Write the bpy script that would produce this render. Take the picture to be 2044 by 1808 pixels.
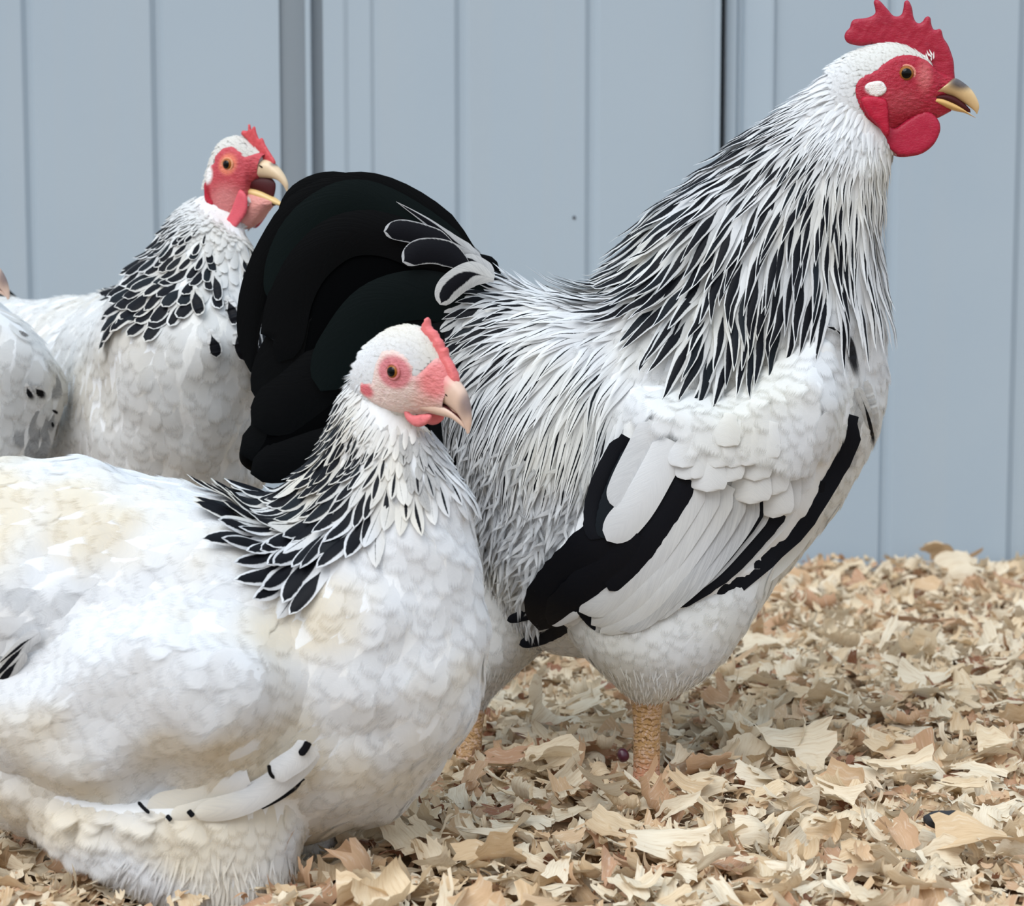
import bpy, bmesh, math, random
import numpy as np
from mathutils import Vector, Matrix, noise as mnoise, kdtree
from mathutils.geometry import delaunay_2d_cdt

# ------------------------------------------------------------------ clear
for o in list(bpy.data.objects):
    bpy.data.objects.remove(o, do_unlink=True)
SC = bpy.context.scene
COL = SC.collection
RNG = np.random.default_rng(7)
random.seed(7)

# ------------------------------------------------------------------ camera
FPX = 4427.0
CAM_H = 0.42
PITCH = math.radians(6.5)
cam_data = bpy.data.cameras.new('camera')
cam = bpy.data.objects.new('camera', cam_data)
COL.objects.link(cam)
cam.location = (0, 0, CAM_H)
cam.rotation_euler = (math.radians(90) - PITCH, 0, 0)
cam_data.sensor_fit = 'HORIZONTAL'
cam_data.sensor_width = 36
cam_data.lens = 36 * FPX / 2044
cam_data.clip_start = 0.02
cam_data.dof.use_dof = True
cam_data.dof.focus_distance = 1.50
cam_data.dof.aperture_fstop = 12
SC.camera = cam

# ------------------------------------------------------------------ world and light
world = bpy.data.worlds.new('world'); SC.world = world
world.use_nodes = True
wn = world.node_tree; wn.nodes.clear()
w_out = wn.nodes.new('ShaderNodeOutputWorld')
w_bg = wn.nodes.new('ShaderNodeBackground')
w_tc = wn.nodes.new('ShaderNodeTexCoord')
w_sep = wn.nodes.new('ShaderNodeSeparateXYZ')
w_mr = wn.nodes.new('ShaderNodeMapRange')
w_ramp = wn.nodes.new('ShaderNodeValToRGB')
wn.links.new(w_tc.outputs['Generated'], w_sep.inputs[0])
w_mr.inputs['From Min'].default_value = -1; w_mr.inputs['From Max'].default_value = 1
wn.links.new(w_sep.outputs['Z'], w_mr.inputs['Value'])
wn.links.new(w_mr.outputs[0], w_ramp.inputs[0])
cr = w_ramp.color_ramp
cr.elements[0].position = 0.0; cr.elements[0].color = (0.10, 0.075, 0.05, 1)
cr.elements[1].position = 1.0; cr.elements[1].color = (0.66, 0.84, 1.0, 1)
e = cr.elements.new(0.48); e.color = (0.24, 0.19, 0.15, 1)
e = cr.elements.new(0.53); e.color = (0.46, 0.44, 0.42, 1)
e = cr.elements.new(0.75); e.color = (0.62, 0.71, 0.83, 1)
wn.links.new(w_ramp.outputs[0], w_bg.inputs['Color'])
w_bg.inputs['Strength'].default_value = 1.0
wn.links.new(w_bg.outputs[0], w_out.inputs[0])

sun_d = bpy.data.lights.new('sun', 'SUN')
sun_d.energy = 1.5; sun_d.angle = math.radians(45); sun_d.color = (1.0, 0.98, 0.95)
sun = bpy.data.objects.new('sun', sun_d); COL.objects.link(sun)
sun.location = (-1, -1, 3)
sun.rotation_euler = (math.radians(38), math.radians(-8), math.radians(-22))

vs = SC.view_settings
vs.view_transform = 'Standard'; vs.look = 'None'; vs.exposure = 0.60; vs.gamma = 1
vs.use_curve_mapping = False
try:
    SC.cycles.max_bounces = 8; SC.cycles.transparent_max_bounces = 16
except Exception: pass

# ------------------------------------------------------------------ picture <-> place
cp, sp = math.cos(PITCH), math.sin(PITCH)
def P(px, py, Y):
    """points at distance Y (world y) seen at photo pixel px,py"""
    px = np.asarray(px, float); py = np.asarray(py, float); Y = np.asarray(Y, float)
    a = (px - 1022) / FPX; b = (904 - py) / FPX
    dx = a; dy = cp + b * sp; dz = -sp + b * cp
    t = Y / dy
    return np.stack(np.broadcast_arrays(dx * t, Y, CAM_H + dz * t), -1)
def PX(p):
    p = np.asarray(p, float)
    x, y, z = p[..., 0], p[..., 1], p[..., 2] - CAM_H
    d = y * cp - z * sp
    v = y * sp + z * cp
    return 1022 + FPX * x / d, 904 - FPX * v / d

# ------------------------------------------------------------------ small maths
def catmull(K, n):
    """K [m,c] keys -> [n,c] samples"""
    K = np.asarray(K, float); m = len(K)
    Kp = np.vstack([2 * K[0] - K[1], K, 2 * K[-1] - K[-2]])
    t = np.linspace(0, m - 1 - 1e-6, n); i = t.astype(int); f = (t - i)[:, None]
    p0, p1, p2, p3 = Kp[i], Kp[i + 1], Kp[i + 2], Kp[i + 3]
    return 0.5 * (2 * p1 + (p2 - p0) * f + (2 * p0 - 5 * p1 + 4 * p2 - p3) * f * f + (3 * p1 - p0 - 3 * p2 + p3) * f ** 3)
def norm(v):
    return v / np.maximum(np.linalg.norm(v, axis=-1, keepdims=True), 1e-12)
def inside(px, py, poly):
    poly = np.asarray(poly, float); px = np.asarray(px); py = np.asarray(py)
    r = np.zeros(px.shape, bool)
    x0, y0 = poly[:, 0], poly[:, 1]; x1, y1 = np.roll(x0, -1), np.roll(y0, -1)
    for a, b, c, d in zip(x0, y0, x1, y1):
        if b == d: continue
        hit = ((b > py) != (d > py)) & (px < (c - a) * (py - b) / (d - b) + a)
        r ^= hit
    return r
def poly_dist(px, py, poly):
    poly = np.asarray(poly, float); px = np.asarray(px, float); py = np.asarray(py, float)
    best = np.full(px.shape, 1e9)
    for (a, b), (c, d) in zip(poly, np.roll(poly, -1, 0)):
        l2 = (c - a) ** 2 + (d - b) ** 2 + 1e-12
        t = np.clip(((px - a) * (c - a) + (py - b) * (d - b)) / l2, 0, 1)
        best = np.minimum(best, np.hypot(px - a - t * (c - a), py - b - t * (d - b)))
    return best
def smooth_poly(pts, n=None):
    """closed smooth outline through pts"""
    K = np.asarray(pts, float); m = len(K); n = n or m * 5
    Kp = np.vstack([K[-1], K, K[0], K[1]])
    t = np.linspace(0, m, n, endpoint=False); i = t.astype(int); f = (t - i)[:, None]
    p0, p1, p2, p3 = Kp[i], Kp[i + 1], Kp[i + 2], Kp[i + 3]
    return 0.5 * (2 * p1 + (p2 - p0) * f + (2 * p0 - 5 * p1 + 4 * p2 - p3) * f * f + (3 * p1 - p0 - 3 * p2 + p3) * f ** 3)
def fbm(p, s, o=0.0):
    return mnoise.noise(Vector((p[0] * s + o, p[1] * s + 3.1 * o, p[2] * s - o)))
def sstep(a, b, x):
    t = np.clip((x - a) / (b - a), 0, 1); return t * t * (3 - 2 * t)

# ------------------------------------------------------------------ objects
def link(name, me, mat, parent=None):
    o = bpy.data.objects.new(name, me); COL.objects.link(o)
    if mat is not None and len(me.materials) == 0: me.materials.append(mat)
    if parent is not None: o.parent = parent
    return o
def make(name, V, F, mat, parent=None, smooth=True, uv=None, col=None, solid=0):
    V = np.asarray(V, float).reshape(-1, 3)
    if parent is not None:
        V = V - np.array(parent_origin(parent))
    me = bpy.data.meshes.new(name)
    if isinstance(F, np.ndarray):
        k = F.shape[1]; n = len(F)
        me.vertices.add(len(V)); me.vertices.foreach_set('co', V.ravel())
        me.loops.add(n * k); me.loops.foreach_set('vertex_index', F.ravel().astype(np.int32))
        me.polygons.add(n); me.polygons.foreach_set('loop_start', np.arange(0, n * k, k, dtype=np.int32))
        me.update(calc_edges=True)
    else:
        me.from_pydata(V.tolist(), [], [list(map(int, f)) for f in F])
    if smooth: me.polygons.foreach_set('use_smooth', np.ones(len(me.polygons), bool))
    li = np.empty(len(me.loops), np.int32); me.loops.foreach_get('vertex_index', li)
    if uv is not None:
        l = me.uv_layers.new(name='UVMap'); l.data.foreach_set('uv', np.asarray(uv, float)[li].ravel())
    if col is not None:
        c = me.color_attributes.new('fcol', 'FLOAT_COLOR', 'POINT'); c.data.foreach_set('color', np.asarray(col, float).ravel())
    me.validate(); me.update()
    return link(name, me, mat, parent)
_org = {}
def parent_origin(o):
    x = np.zeros(3)
    while o is not None:
        x = x + np.array(o.location); o = o.parent
    return x
def empty(name, loc, label, cat, group=None):
    o = bpy.data.objects.new(name, None); COL.objects.link(o); o.location = loc
    o.empty_display_size = 0.05
    o['label'] = label; o['category'] = cat
    if group: o['group'] = group
    return o
def tag(o, label, cat, group=None):
    o['label'] = label; o['category'] = cat
    if group: o['group'] = group
    return o
def grid_faces(nu, nv, wrap=False):
    i, j = np.meshgrid(np.arange(nu - 1), np.arange(nv if wrap else nv - 1), indexing='ij')
    a = i * nv + j; b = i * nv + (j + 1) % nv; c = (i + 1) * nv + (j + 1) % nv; d = (i + 1) * nv + j
    return np.stack([a, b, c, d], -1).reshape(-1, 4)

class Bag:
    """collects arrays of quads into one mesh"""
    def __init__(s, soft=.6): s.V = []; s.F = []; s.U = []; s.C = []; s.NN = []; s.n = 0; s.soft = soft
    def add(s, V, F, U=None, C=None, N=None):
        V = np.asarray(V, float).reshape(-1, 3)
        if len(V) == 0: return
        s.V.append(V); s.F.append(np.asarray(F) + s.n); s.n += len(V)
        s.U.append(np.zeros((len(V), 2)) if U is None else U)
        s.NN.append(N)
        s.C.append(np.tile([0, .5, 0, 1.], (len(V), 1)) if C is None else C)
    def build(s, name, mat, parent=None, smooth=True):
        if not s.V: return None
        o = make(name, np.vstack(s.V), np.vstack(s.F), mat, parent, smooth, np.vstack(s.U), np.vstack(s.C))
        if all(n is not None for n in s.NN):
            me = o.data; g = np.empty(len(me.vertices) * 3); me.vertices.foreach_get('normal', g); g = g.reshape(-1, 3)
            N = norm(np.vstack(s.NN)); g = np.where((g * N).sum(-1, keepdims=True) < 0, -g, g)
            me.normals_split_custom_set_from_vertices(norm(g * (1 - s.soft) + N * s.soft).tolist())
        return o

# ------------------------------------------------------------------ guide surfaces
class Surf:
    def __init__(s, G, wrap=True, centre=None, toward=None):
        s.G = np.asarray(G, float); s.nu, s.nv = G.shape[:2]; s.wrap = wrap
        s.prep(centre, toward)
    def prep(s, centre=None, toward=None):
        G = s.G
        du = np.gradient(G, axis=0)
        if s.wrap: dv = (np.roll(G, -1, 1) - np.roll(G, 1, 1)) / 2
        else: dv = np.gradient(G, axis=1)
        N = norm(np.cross(du, dv))
        if toward is not None:
            sg = np.sign(np.sum(N * np.asarray(toward), -1, keepdims=True)); N = N * np.where(sg == 0, 1, sg)
        else:
            C = G.mean(1, keepdims=True)
            if np.sum(N * (G - C)) < 0: N = -N
        s.Du, s.Dv, s.N = du, dv, N
        s.area = np.linalg.norm(np.cross(du, dv), axis=-1)
    def samp(s, A, u, v):
        u = np.clip(u, 0, s.nu - 1.001); i = u.astype(int); f = (u - i)[:, None]
        if s.wrap:
            v = np.mod(v, s.nv); j = v.astype(int) % s.nv; j2 = (j + 1) % s.nv
        else:
            v = np.clip(v, 0, s.nv - 1.001); j = v.astype(int); j2 = j + 1
        g = (v - np.floor(v))[:, None]
        return A[i, j] * (1 - f) * (1 - g) + A[i + 1, j] * f * (1 - g) + A[i, j2] * (1 - f) * g + A[i + 1, j2] * f * g
    def at(s, u, v):
        return s.samp(s.G, u, v), norm(s.samp(s.N, u, v)), s.samp(s.Du, u, v), s.samp(s.Dv, u, v)
    def random(s, n):
        w = s.area[:-1].ravel() if s.wrap else s.area[:-1, :-1].ravel()
        k = RNG.choice(len(w), n, p=w / w.sum()); nv = s.nv if s.wrap else s.nv - 1
        return k // nv + RNG.random(n), k % nv + RNG.random(n)
    def offset(s, d):
        return s.G + s.N * d
def loft(secs, nu=110, nv=56, wdir=(0, -1, 0), lump=None, power=1.0):
    """secs rows: top px,top py,bottom px,bottom py,Ytop,Ybottom,half width (m)"""
    S = catmull(secs, nu)
    T = P(S[:, 0], S[:, 1], S[:, 4]); B = P(S[:, 2], S[:, 3], S[:, 5])
    return loft3(T, B, np.maximum(S[:, 6], .001), nv, wdir, lump, power)
def loft3(T, B, hw, nv=56, wdir=(0, -1, 0), lump=None, power=1.0):
    th = np.linspace(0, 2 * np.pi, nv, endpoint=False)
    C = (T + B) / 2; A = (T - B) / 2
    W = np.asarray(wdir, float)
    if W.ndim == 1: W = np.tile(norm(W), (len(T), 1))
    c, si = np.cos(th), np.sin(th)
    if power != 1.0:
        c = np.sign(c) * abs(c) ** power; si = np.sign(si) * abs(si) ** power
    G = C[:, None] + A[:, None] * c[None, :, None] + (W * hw[:, None])[:, None] * si[None, :, None]
    s = Surf(G, True)
    if lump:
        for amp, sc, off in lump:
            d = np.array([[fbm(G[i, j], sc, off) for j in range(nv)] for i in range(len(T))])
            G = G + s.N * (d * amp)[..., None]
        s = Surf(G, True)
    return s
def loft_mesh(s, bm):
    """closed tube into bmesh"""
    vs = [[bm.verts.new(p) for p in row] for row in s.G]
    nv = s.nv
    for i in range(s.nu - 1):
        for j in range(nv):
            bm.faces.new((vs[i][j], vs[i][(j + 1) % nv], vs[i + 1][(j + 1) % nv], vs[i + 1][j]))
    bm.faces.new(vs[0]); bm.faces.new(list(reversed(vs[-1])))
def remeshed(name, surfs, mat, parent, voxel=.004, smooth=6, inset=.0015):
    bm = bmesh.new()
    for s in surfs: loft_mesh(Surf(s.offset(-inset), True), bm)
    bmesh.ops.recalc_face_normals(bm, faces=bm.faces)
    me = bpy.data.meshes.new('tmp'); bm.to_mesh(me); bm.free()
    o = bpy.data.objects.new('tmp', me); COL.objects.link(o)
    m = o.modifiers.new('r', 'REMESH'); m.mode = 'VOXEL'; m.voxel_size = voxel; m.use_smooth_shade = True
    m = o.modifiers.new('s', 'SMOOTH'); m.iterations = smooth; m.factor = .5
    dg = bpy.context.evaluated_depsgraph_get()
    me2 = bpy.data.meshes.new_from_object(o.evaluated_get(dg))
    bpy.data.objects.remove(o, do_unlink=True); bpy.data.meshes.remove(me)
    V = np.empty(len(me2.vertices) * 3); me2.vertices.foreach_get('co', V)
    F = [tuple(p.vertices) for p in me2.polygons]
    bpy.data.meshes.remove(me2)
    return make(name, V.reshape(-1, 3), F, mat, parent)

# ------------------------------------------------------------------ feathers
SHAPES = {
    'lance': lambda t: np.clip(t / .12, 0, 1) ** .5 * (np.clip((1 - t) / .62, 0, 1) ** .85) ,
    'blade': lambda t: np.clip(t / .1, 0, 1) ** .5 * np.clip((1 - t) / .35, 0, 1) ** .6,
    'round': lambda t: np.clip(t / .3, 0.15, 1) ** .6 * np.sqrt(np.clip(1 - (np.clip(t - .62, 0, 1) / .38) ** 2.2, 0, 1)),
    'oval': lambda t: np.where(t < .5, np.clip(t / .5, .2, 1) ** .5, np.sqrt(np.clip(1 - (np.clip(t - .5, 0, 1) / .5) ** 2, 0, 1))),
    'wisp': lambda t: np.clip(t / .1, 0, 1) ** .5 * (1 - t) ** .7,
    'quill': lambda t: np.clip(t / .1, .3, 1) ** .5 * np.sqrt(np.clip(1 - (np.clip(t - .8, 0, 1) / .2) ** 2, 0, 1)),
}
def feather_strip(bag, Cs, Ns, W, shape, col, cup=.25, roll=None, ns=5, rag=0.0):
    """Cs,Ns [n,k,3] spine and normals; W [n]; col [n,4]"""
    n, k = Cs.shape[:2]
    t = np.linspace(0, 1, k)
    t = t if shape == 'wisp' else 1 - (1 - t) ** 1.15
    T = norm(np.gradient(Cs, axis=1)); B = norm(np.cross(Ns, T))
    w = SHAPES[shape](np.linspace(0, 1, k))[None, :] * W[:, None] * .5
    w = np.maximum(w, W[:, None] * .012)
    s = np.linspace(-1, 1, ns)
    ww = w[:, :, None] * s[None, None, :]
    if rag:
        ww = ww * (1 + rag * (RNG.random(ww.shape) - .6) * (abs(s) > .9))
    V = Cs[:, :, None] + B[:, :, None] * ww[..., None] - Ns[:, :, None] * (cup * w[:, :, None] * (s ** 2)[None, None])[..., None]
    if roll is not None:
        V = V + Ns[:, :, None] * (roll[:, None, None] * ww)[..., None]
    base = grid_faces(k, ns)[:, ::-1]
    F = (base[None] + (np.arange(n) * k * ns)[:, None, None]).reshape(-1, 4)
    U = np.stack(np.broadcast_arrays(((s + 1) / 2)[None, None], np.linspace(0, 1, k)[None, :, None], np.zeros((n, 1, 1)))[:2], -1)
    U = np.broadcast_to(U, (n, k, ns, 2)).reshape(-1, 2)
    Cc = np.repeat(col, k * ns, 0)
    bag.add(V.reshape(-1, 3), F, U, Cc, np.repeat(Ns.reshape(-1, 3), ns, 0))
def poisson(pos, r):
    keep = []; cells = {}
    rr = np.broadcast_to(r, (len(pos),))
    cs = float(np.max(rr))
    for i, p in enumerate(pos):
        c = (int(p[0] // cs), int(p[1] // cs), int(p[2] // cs)); ok = True
        for a in (-1, 0, 1):
            for b in (-1, 0, 1):
                for d in (-1, 0, 1):
                    for q in cells.get((c[0] + a, c[1] + b, c[2] + d), ()):
                        z = pos[q]
                        if (p[0] - z[0]) ** 2 + (p[1] - z[1]) ** 2 + (p[2] - z[2]) ** 2 < rr[i] ** 2: ok = False; break
                    if not ok: break
                if not ok: break
            if not ok: break
        if ok: keep.append(i); cells.setdefault(c, []).append(i)
    return np.array(keep, int)
def field(arrows):
    A = np.asarray(arrows, float)
    d = norm(np.stack([A[:, 2], -A[:, 3]], -1))
    def f(px, py):
        w = 1 / ((px[:, None] - A[:, 0]) ** 2 + (py[:, None] - A[:, 1]) ** 2 + 900) ** 1.5
        D = (w[..., None] * d).sum(1) / w.sum(1)[:, None]
        return np.stack([D[:, 0], np.zeros(len(D)), D[:, 1]], -1)
    return f
def var(x, px, py, n):
    x = x(px, py) if callable(x) else x
    return np.broadcast_to(np.asarray(x, float), (n,)).copy()
def scatter(bag, surf, poly, fld, r, L, W, shape='round', lift=(-.001, .002), color=None, seg=6, jit=.12,
            sides='mirror', far=.55, ns=5, cup=.3, cand=60000, tiprag=0., lenjit=.25, rag=0., minimum=0, sink=None):
    """plant feathers on a guide surface. sizes in metres, poly in photo pixels of the near flank"""
    u, v = surf.random(cand)
    p, n, du, dv = surf.at(u, v)
    if surf.wrap and sides == 'mirror':
        q = np.where(np.mod(v, surf.nv) > surf.nv / 2, surf.nv - np.mod(v, surf.nv), v)
        pm = surf.samp(surf.G, u, q); nearside = np.mod(v, surf.nv) <= surf.nv / 2
    else: pm = p; nearside = np.ones(len(u), bool)
    px, py = PX(pm)
    ok = inside(px, py, poly) if poly is not None else np.ones(len(u), bool)
    if sides == 'near': ok &= np.mod(v, surf.nv) <= surf.nv / 2
    u, v, p, px, py, nearside = u[ok], v[ok], p[ok], px[ok], py[ok], nearside[ok]
    if len(u) == 0: return
    rr = var(r, px, py, len(u)) * np.where(nearside, 1, 1 / far)
    k = poisson(p, rr); u, v, px, py, nearside = u[k], v[k], px[k], py[k], nearside[k]
    m = len(u)
    Ls = var(L, px, py, m) * (1 + lenjit * (RNG.random(m) - .6)); Ws = var(W, px, py, m) * (1 + .25 * (RNG.random(m) - .5))
    ang = RNG.normal(0, jit, m)
    pos = []; nor = []
    cur_off = np.zeros((m, 3)); step = Ls / (seg - 1)
    p, n, du, dv = surf.at(u, v)
    lastd = None
    cx, cy = px, py
    for i in range(seg):
        pos.append(p.copy()); nor.append(n.copy())
        if i == seg - 1: break
        D = fld(cx, cy) if fld is not None else -du
        if fld is None: D = norm(D)
        D = D - n * (D * n).sum(-1, keepdims=True)
        D = norm(D)
        Bn = np.cross(n, D)
        D = D * np.cos(ang)[:, None] + Bn * np.sin(ang)[:, None]
        a11 = (du * du).sum(-1); a12 = (du * dv).sum(-1); a22 = (dv * dv).sum(-1)
        b1 = (D * du).sum(-1); b2 = (D * dv).sum(-1)
        det = np.maximum(a11 * a22 - a12 * a12, 1e-16)
        su = (b1 * a22 - b2 * a12) / det; sv = (b2 * a11 - b1 * a12) / det
        u2 = u + su * step; v2 = v + sv * step
        off = (u2 < 0) | (u2 > surf.nu - 1.01)
        if not surf.wrap: off |= (v2 < 0) | (v2 > surf.nv - 1.01)
        u2 = np.clip(u2, 0, surf.nu - 1.01)
        p2, n2, du2, dv2 = surf.at(u2, v2)
        lin = p + D * step[:, None]
        # never let the feather shrink or stretch on a singular patch
        d2 = np.linalg.norm(p2 - p, axis=-1)
        bad = off | (d2 < .5 * step) | (d2 > 1.6 * step)
        p = np.where(bad[:, None], lin, p2); n = np.where(bad[:, None], n, n2)
        u = np.where(bad, u, u2); v = np.where(bad, v, v2); du = np.where(bad[:, None], du, du2); dv = np.where(bad[:, None], dv, dv2)
        if surf.wrap and sides == 'mirror':
            q = np.where(np.mod(v, surf.nv) > surf.nv / 2, surf.nv - np.mod(v, surf.nv), v)
            cx, cy = PX(surf.samp(surf.G, u, q))
        else: cx, cy = PX(p)
    Cs = np.stack(pos, 1); Ns = norm(np.stack(nor, 1))
    t = np.linspace(0, 1, seg)[None, :]
    l0, l1 = lift
    l1 = var(l1, px, py, m)[:, None] * (.7 + .6 * RNG.random((m, 1)))
    Cs = Cs + Ns * (l0 + (l1 - l0) * t ** 1.3)[..., None]
    Tn = norm(np.gradient(Cs, axis=1)); Ns = norm(Ns - Tn * (Ns * Tn).sum(-1, keepdims=True))
    col = color(px, py, m) if color is not None else np.tile([0, .5, 0, 0.], (m, 1))
    col = np.array(col, float); col[:, 1] = RNG.random(m)
    feather_strip(bag, Cs, Ns, Ws, shape, col, cup, RNG.normal(0, .12, m), ns, rag)

def cover(bag, body, org, fld, mask, r=.0030, L=.014, W=.0058, lift=(-.0002, .0017), grey=.03, n=40000, shape='blade'):
    """short feathers straight on the finished body mesh"""
    me = body.data; V = np.array([v.co[:] for v in me.vertices]) + org
    me.calc_loop_triangles(); T = np.array([t.vertices[:] for t in me.loop_triangles])
    A, B, C = V[T[:, 0]], V[T[:, 1]], V[T[:, 2]]
    cen = (A + B + C) / 3; k = mask(cen); A, B, C = A[k], B[k], C[k]
    cr_ = np.cross(B - A, C - A); ar = np.linalg.norm(cr_, axis=1); N = norm(cr_)
    VN = np.array([v.normal[:] for v in me.vertices]); Tn = norm(VN[T].mean(1))[k]
    q = RNG.choice(len(A), n, p=ar / ar.sum()); u = RNG.random((n, 1)); v = RNG.random((n, 1)); f = (u + v) > 1; u = np.where(f, 1 - u, u); v = np.where(f, 1 - v, v)
    p = A[q] + (B - A)[q] * u + (C - A)[q] * v; N = Tn[q]
    k = poisson(p, r); p, N = p[k], N[k]; m = len(p)
    D = fld(*PX(p)); D = norm(D - N * (D * N).sum(-1, keepdims=True)); Bn = np.cross(N, D); g = RNG.normal(0, .14, (m, 1)); D = norm(D + Bn * g)
    t = np.linspace(0, 1, 5)[None, :, None]; Ls = (L * (.75 + .5 * RNG.random(m)))[:, None, None]
    Cs = p[:, None] + D[:, None] * Ls * t + N[:, None] * (lift[0] + (lift[1] - lift[0]) * t - Ls * Ls * t * t * 1.5)
    Tt = norm(np.gradient(Cs, axis=1)); Ns = np.repeat(N[:, None], 5, 1); Ns = norm(Ns - Tt * (Ns * Tt).sum(-1, keepdims=True))
    c = np.zeros((m, 4)); c[:, 1] = RNG.random(m); c[:, 2] = grey(*PX(p)) if callable(grey) else grey
    feather_strip(bag, Cs, Ns, W * (.8 + .4 * RNG.random(m)), shape, c, .3, RNG.normal(0, .1, m), 3)

def quill(bag, path, width, Yf, col, shape='quill', k=14, ns=7, cup=.35, rag=0., off=0., tilt=0.):
    """one explicit feather. path: photo pixels root->tip; Yf: depth or function(px,py); width px (at 1.6 m)"""
    k = max(k, 30)
    S = catmull(path, k)
    Y = (Yf(S[:, 0], S[:, 1]) if callable(Yf) else np.full(k, float(Yf))) - off
    C = P(S[:, 0], S[:, 1], Y)[None]
    T = norm(np.gradient(C, axis=1))
    n0 = np.array([0, -1, 0]) + np.array([0, 0, tilt])
    N = np.broadcast_to(norm(n0), C.shape); N = norm(N - T * (N * T).sum(-1, keepdims=True))
    w = width * (Y.mean()) / FPX
    feather_strip(bag, C, N, np.array([w]), shape, np.array([col], float), cup, None, ns, rag)

# ------------------------------------------------------------------ solid outlines
def inflate(outline, thick, rnd, res, to3d, bump=0., bscale=200, edge=.15):
    """outline in 2D units -> closed lens-shaped solid. to3d(x,y,z) maps; thick half thickness in same units as z"""
    O = np.asarray(outline, float)
    x0, y0 = O.min(0); x1, y1 = O.max(0)
    gx, gy = np.meshgrid(np.arange(x0 + res / 2, x1, res), np.arange(y0 + res / 2, y1, res))
    gx[1::2] += res / 2
    pts = np.stack([gx.ravel(), gy.ravel()], -1)
    k = inside(pts[:, 0], pts[:, 1], O); pts = pts[k]
    if len(pts):
        pts = pts[poly_dist(pts[:, 0], pts[:, 1], O) > res * .45]
    allp = np.vstack([O, pts]); no = len(O)
    r = delaunay_2d_cdt([Vector(p) for p in allp], [], [list(range(no))], 1, 1e-7)
    V2 = np.array([list(v) for v in r[0]]); F = [list(f) for f in r[2]]
    d = poly_dist(V2[:, 0], V2[:, 1], O)
    h = thick * (edge + (1 - edge) * np.sqrt(np.clip(1 - (1 - np.clip(d / rnd, 0, 1)) ** 2, 0, 1)))
    onb = d < 1e-4 * max(x1 - x0, 1)
    h = np.where(onb, 0, h)
    hb = h.copy()
    if bump:
        nz = np.array([mnoise.noise(Vector((x * bscale, y * bscale, 1.3))) + .5 * mnoise.noise(Vector((x * bscale * 2.3, y * bscale * 2.3, 5.3))) for x, y in V2])
        h = h + np.where(onb, 0, bump * nz * np.clip(d / rnd, 0, 1)); 
    n = len(V2)
    top = to3d(V2[:, 0], V2[:, 1], h); bot = to3d(V2[:, 0], V2[:, 1], -hb)
    V = np.vstack([top, bot])
    FF = [f for f in F] + [[i + n if not onb[i] else i for i in reversed(f)] for f in F]
    return V, FF
# ------------------------------------------------------------------ materials
class NT:
    def __init__(s, name):
        s.m = bpy.data.materials.new(name); s.m.use_nodes = True
        s.t = s.m.node_tree; s.t.nodes.clear(); s.out = s.n('ShaderNodeOutputMaterial')
    def n(s, k, **kw):
        x = s.t.nodes.new(k)
        for a, b in kw.items(): setattr(x, a, b)
        return x
    def set(s, sock, v):
        if isinstance(v, bpy.types.NodeSocket): s.t.links.new(v, sock)
        elif isinstance(v, (int, float)): sock.default_value = v
        else:
            v = tuple(v); sock.default_value = v + (1,) if len(v) == 3 and len(sock.default_value) == 4 else v
    def math(s, op, a, b=0., c=None, clamp=False):
        x = s.n('ShaderNodeMath', operation=op, use_clamp=clamp); s.set(x.inputs[0], a); s.set(x.inputs[1], b)
        if c is not None: s.set(x.inputs[2], c)
        return x.outputs[0]
    def mix(s, f, a, b):
        x = s.n('ShaderNodeMix', data_type='RGBA'); s.set(x.inputs[0], f); s.set(x.inputs[6], a); s.set(x.inputs[7], b); return x.outputs[2]
    def step(s, v, a, b, o0=0., o1=1.):
        x = s.n('ShaderNodeMapRange', interpolation_type='SMOOTHSTEP'); s.set(x.inputs[0], v)
        for i, q in enumerate((a, b, o0, o1)): s.set(x.inputs[i + 1], q)
        return x.outputs[0]
    def noise(s, vec, scale, detail=2., rough=.5, out=0):
        x = s.n('ShaderNodeTexNoise'); s.set(x.inputs['Scale'], scale); s.set(x.inputs['Detail'], detail); s.set(x.inputs['Roughness'], rough)
        if vec is not None: s.set(x.inputs['Vector'], vec)
        return x.outputs[out]
    def xyz(s, a, b, c=0.):
        x = s.n('ShaderNodeCombineXYZ'); s.set(x.inputs[0], a); s.set(x.inputs[1], b); s.set(x.inputs[2], c); return x.outputs[0]
    def pos(s):
        return s.n('ShaderNodeNewGeometry').outputs['Position']
    def obj(s):
        return s.n('ShaderNodeTexCoord').outputs['Object']
    def bump(s, h, strength=.3, dist=.001, normal=None):
        x = s.n('ShaderNodeBump'); s.set(x.inputs['Height'], h); s.set(x.inputs['Strength'], strength); s.set(x.inputs['Distance'], dist)
        if normal is not None: s.set(x.inputs['Normal'], normal)
        return x.outputs[0]
    def bsdf(s, col, rough=.6, spec=.3, normal=None, **kw):
        x = s.n('ShaderNodeBsdfPrincipled'); s.set(x.inputs['Base Color'], col); s.set(x.inputs['Roughness'], rough); s.set(x.inputs['Specular IOR Level'], spec)
        if normal is not None: s.set(x.inputs['Normal'], normal)
        for k, v in kw.items(): s.set(x.inputs[k.replace('_', ' ')], v)
        return x.outputs[0]
    def done(s, sh):
        s.t.links.new(sh, s.out.inputs[0]); return s.m

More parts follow.
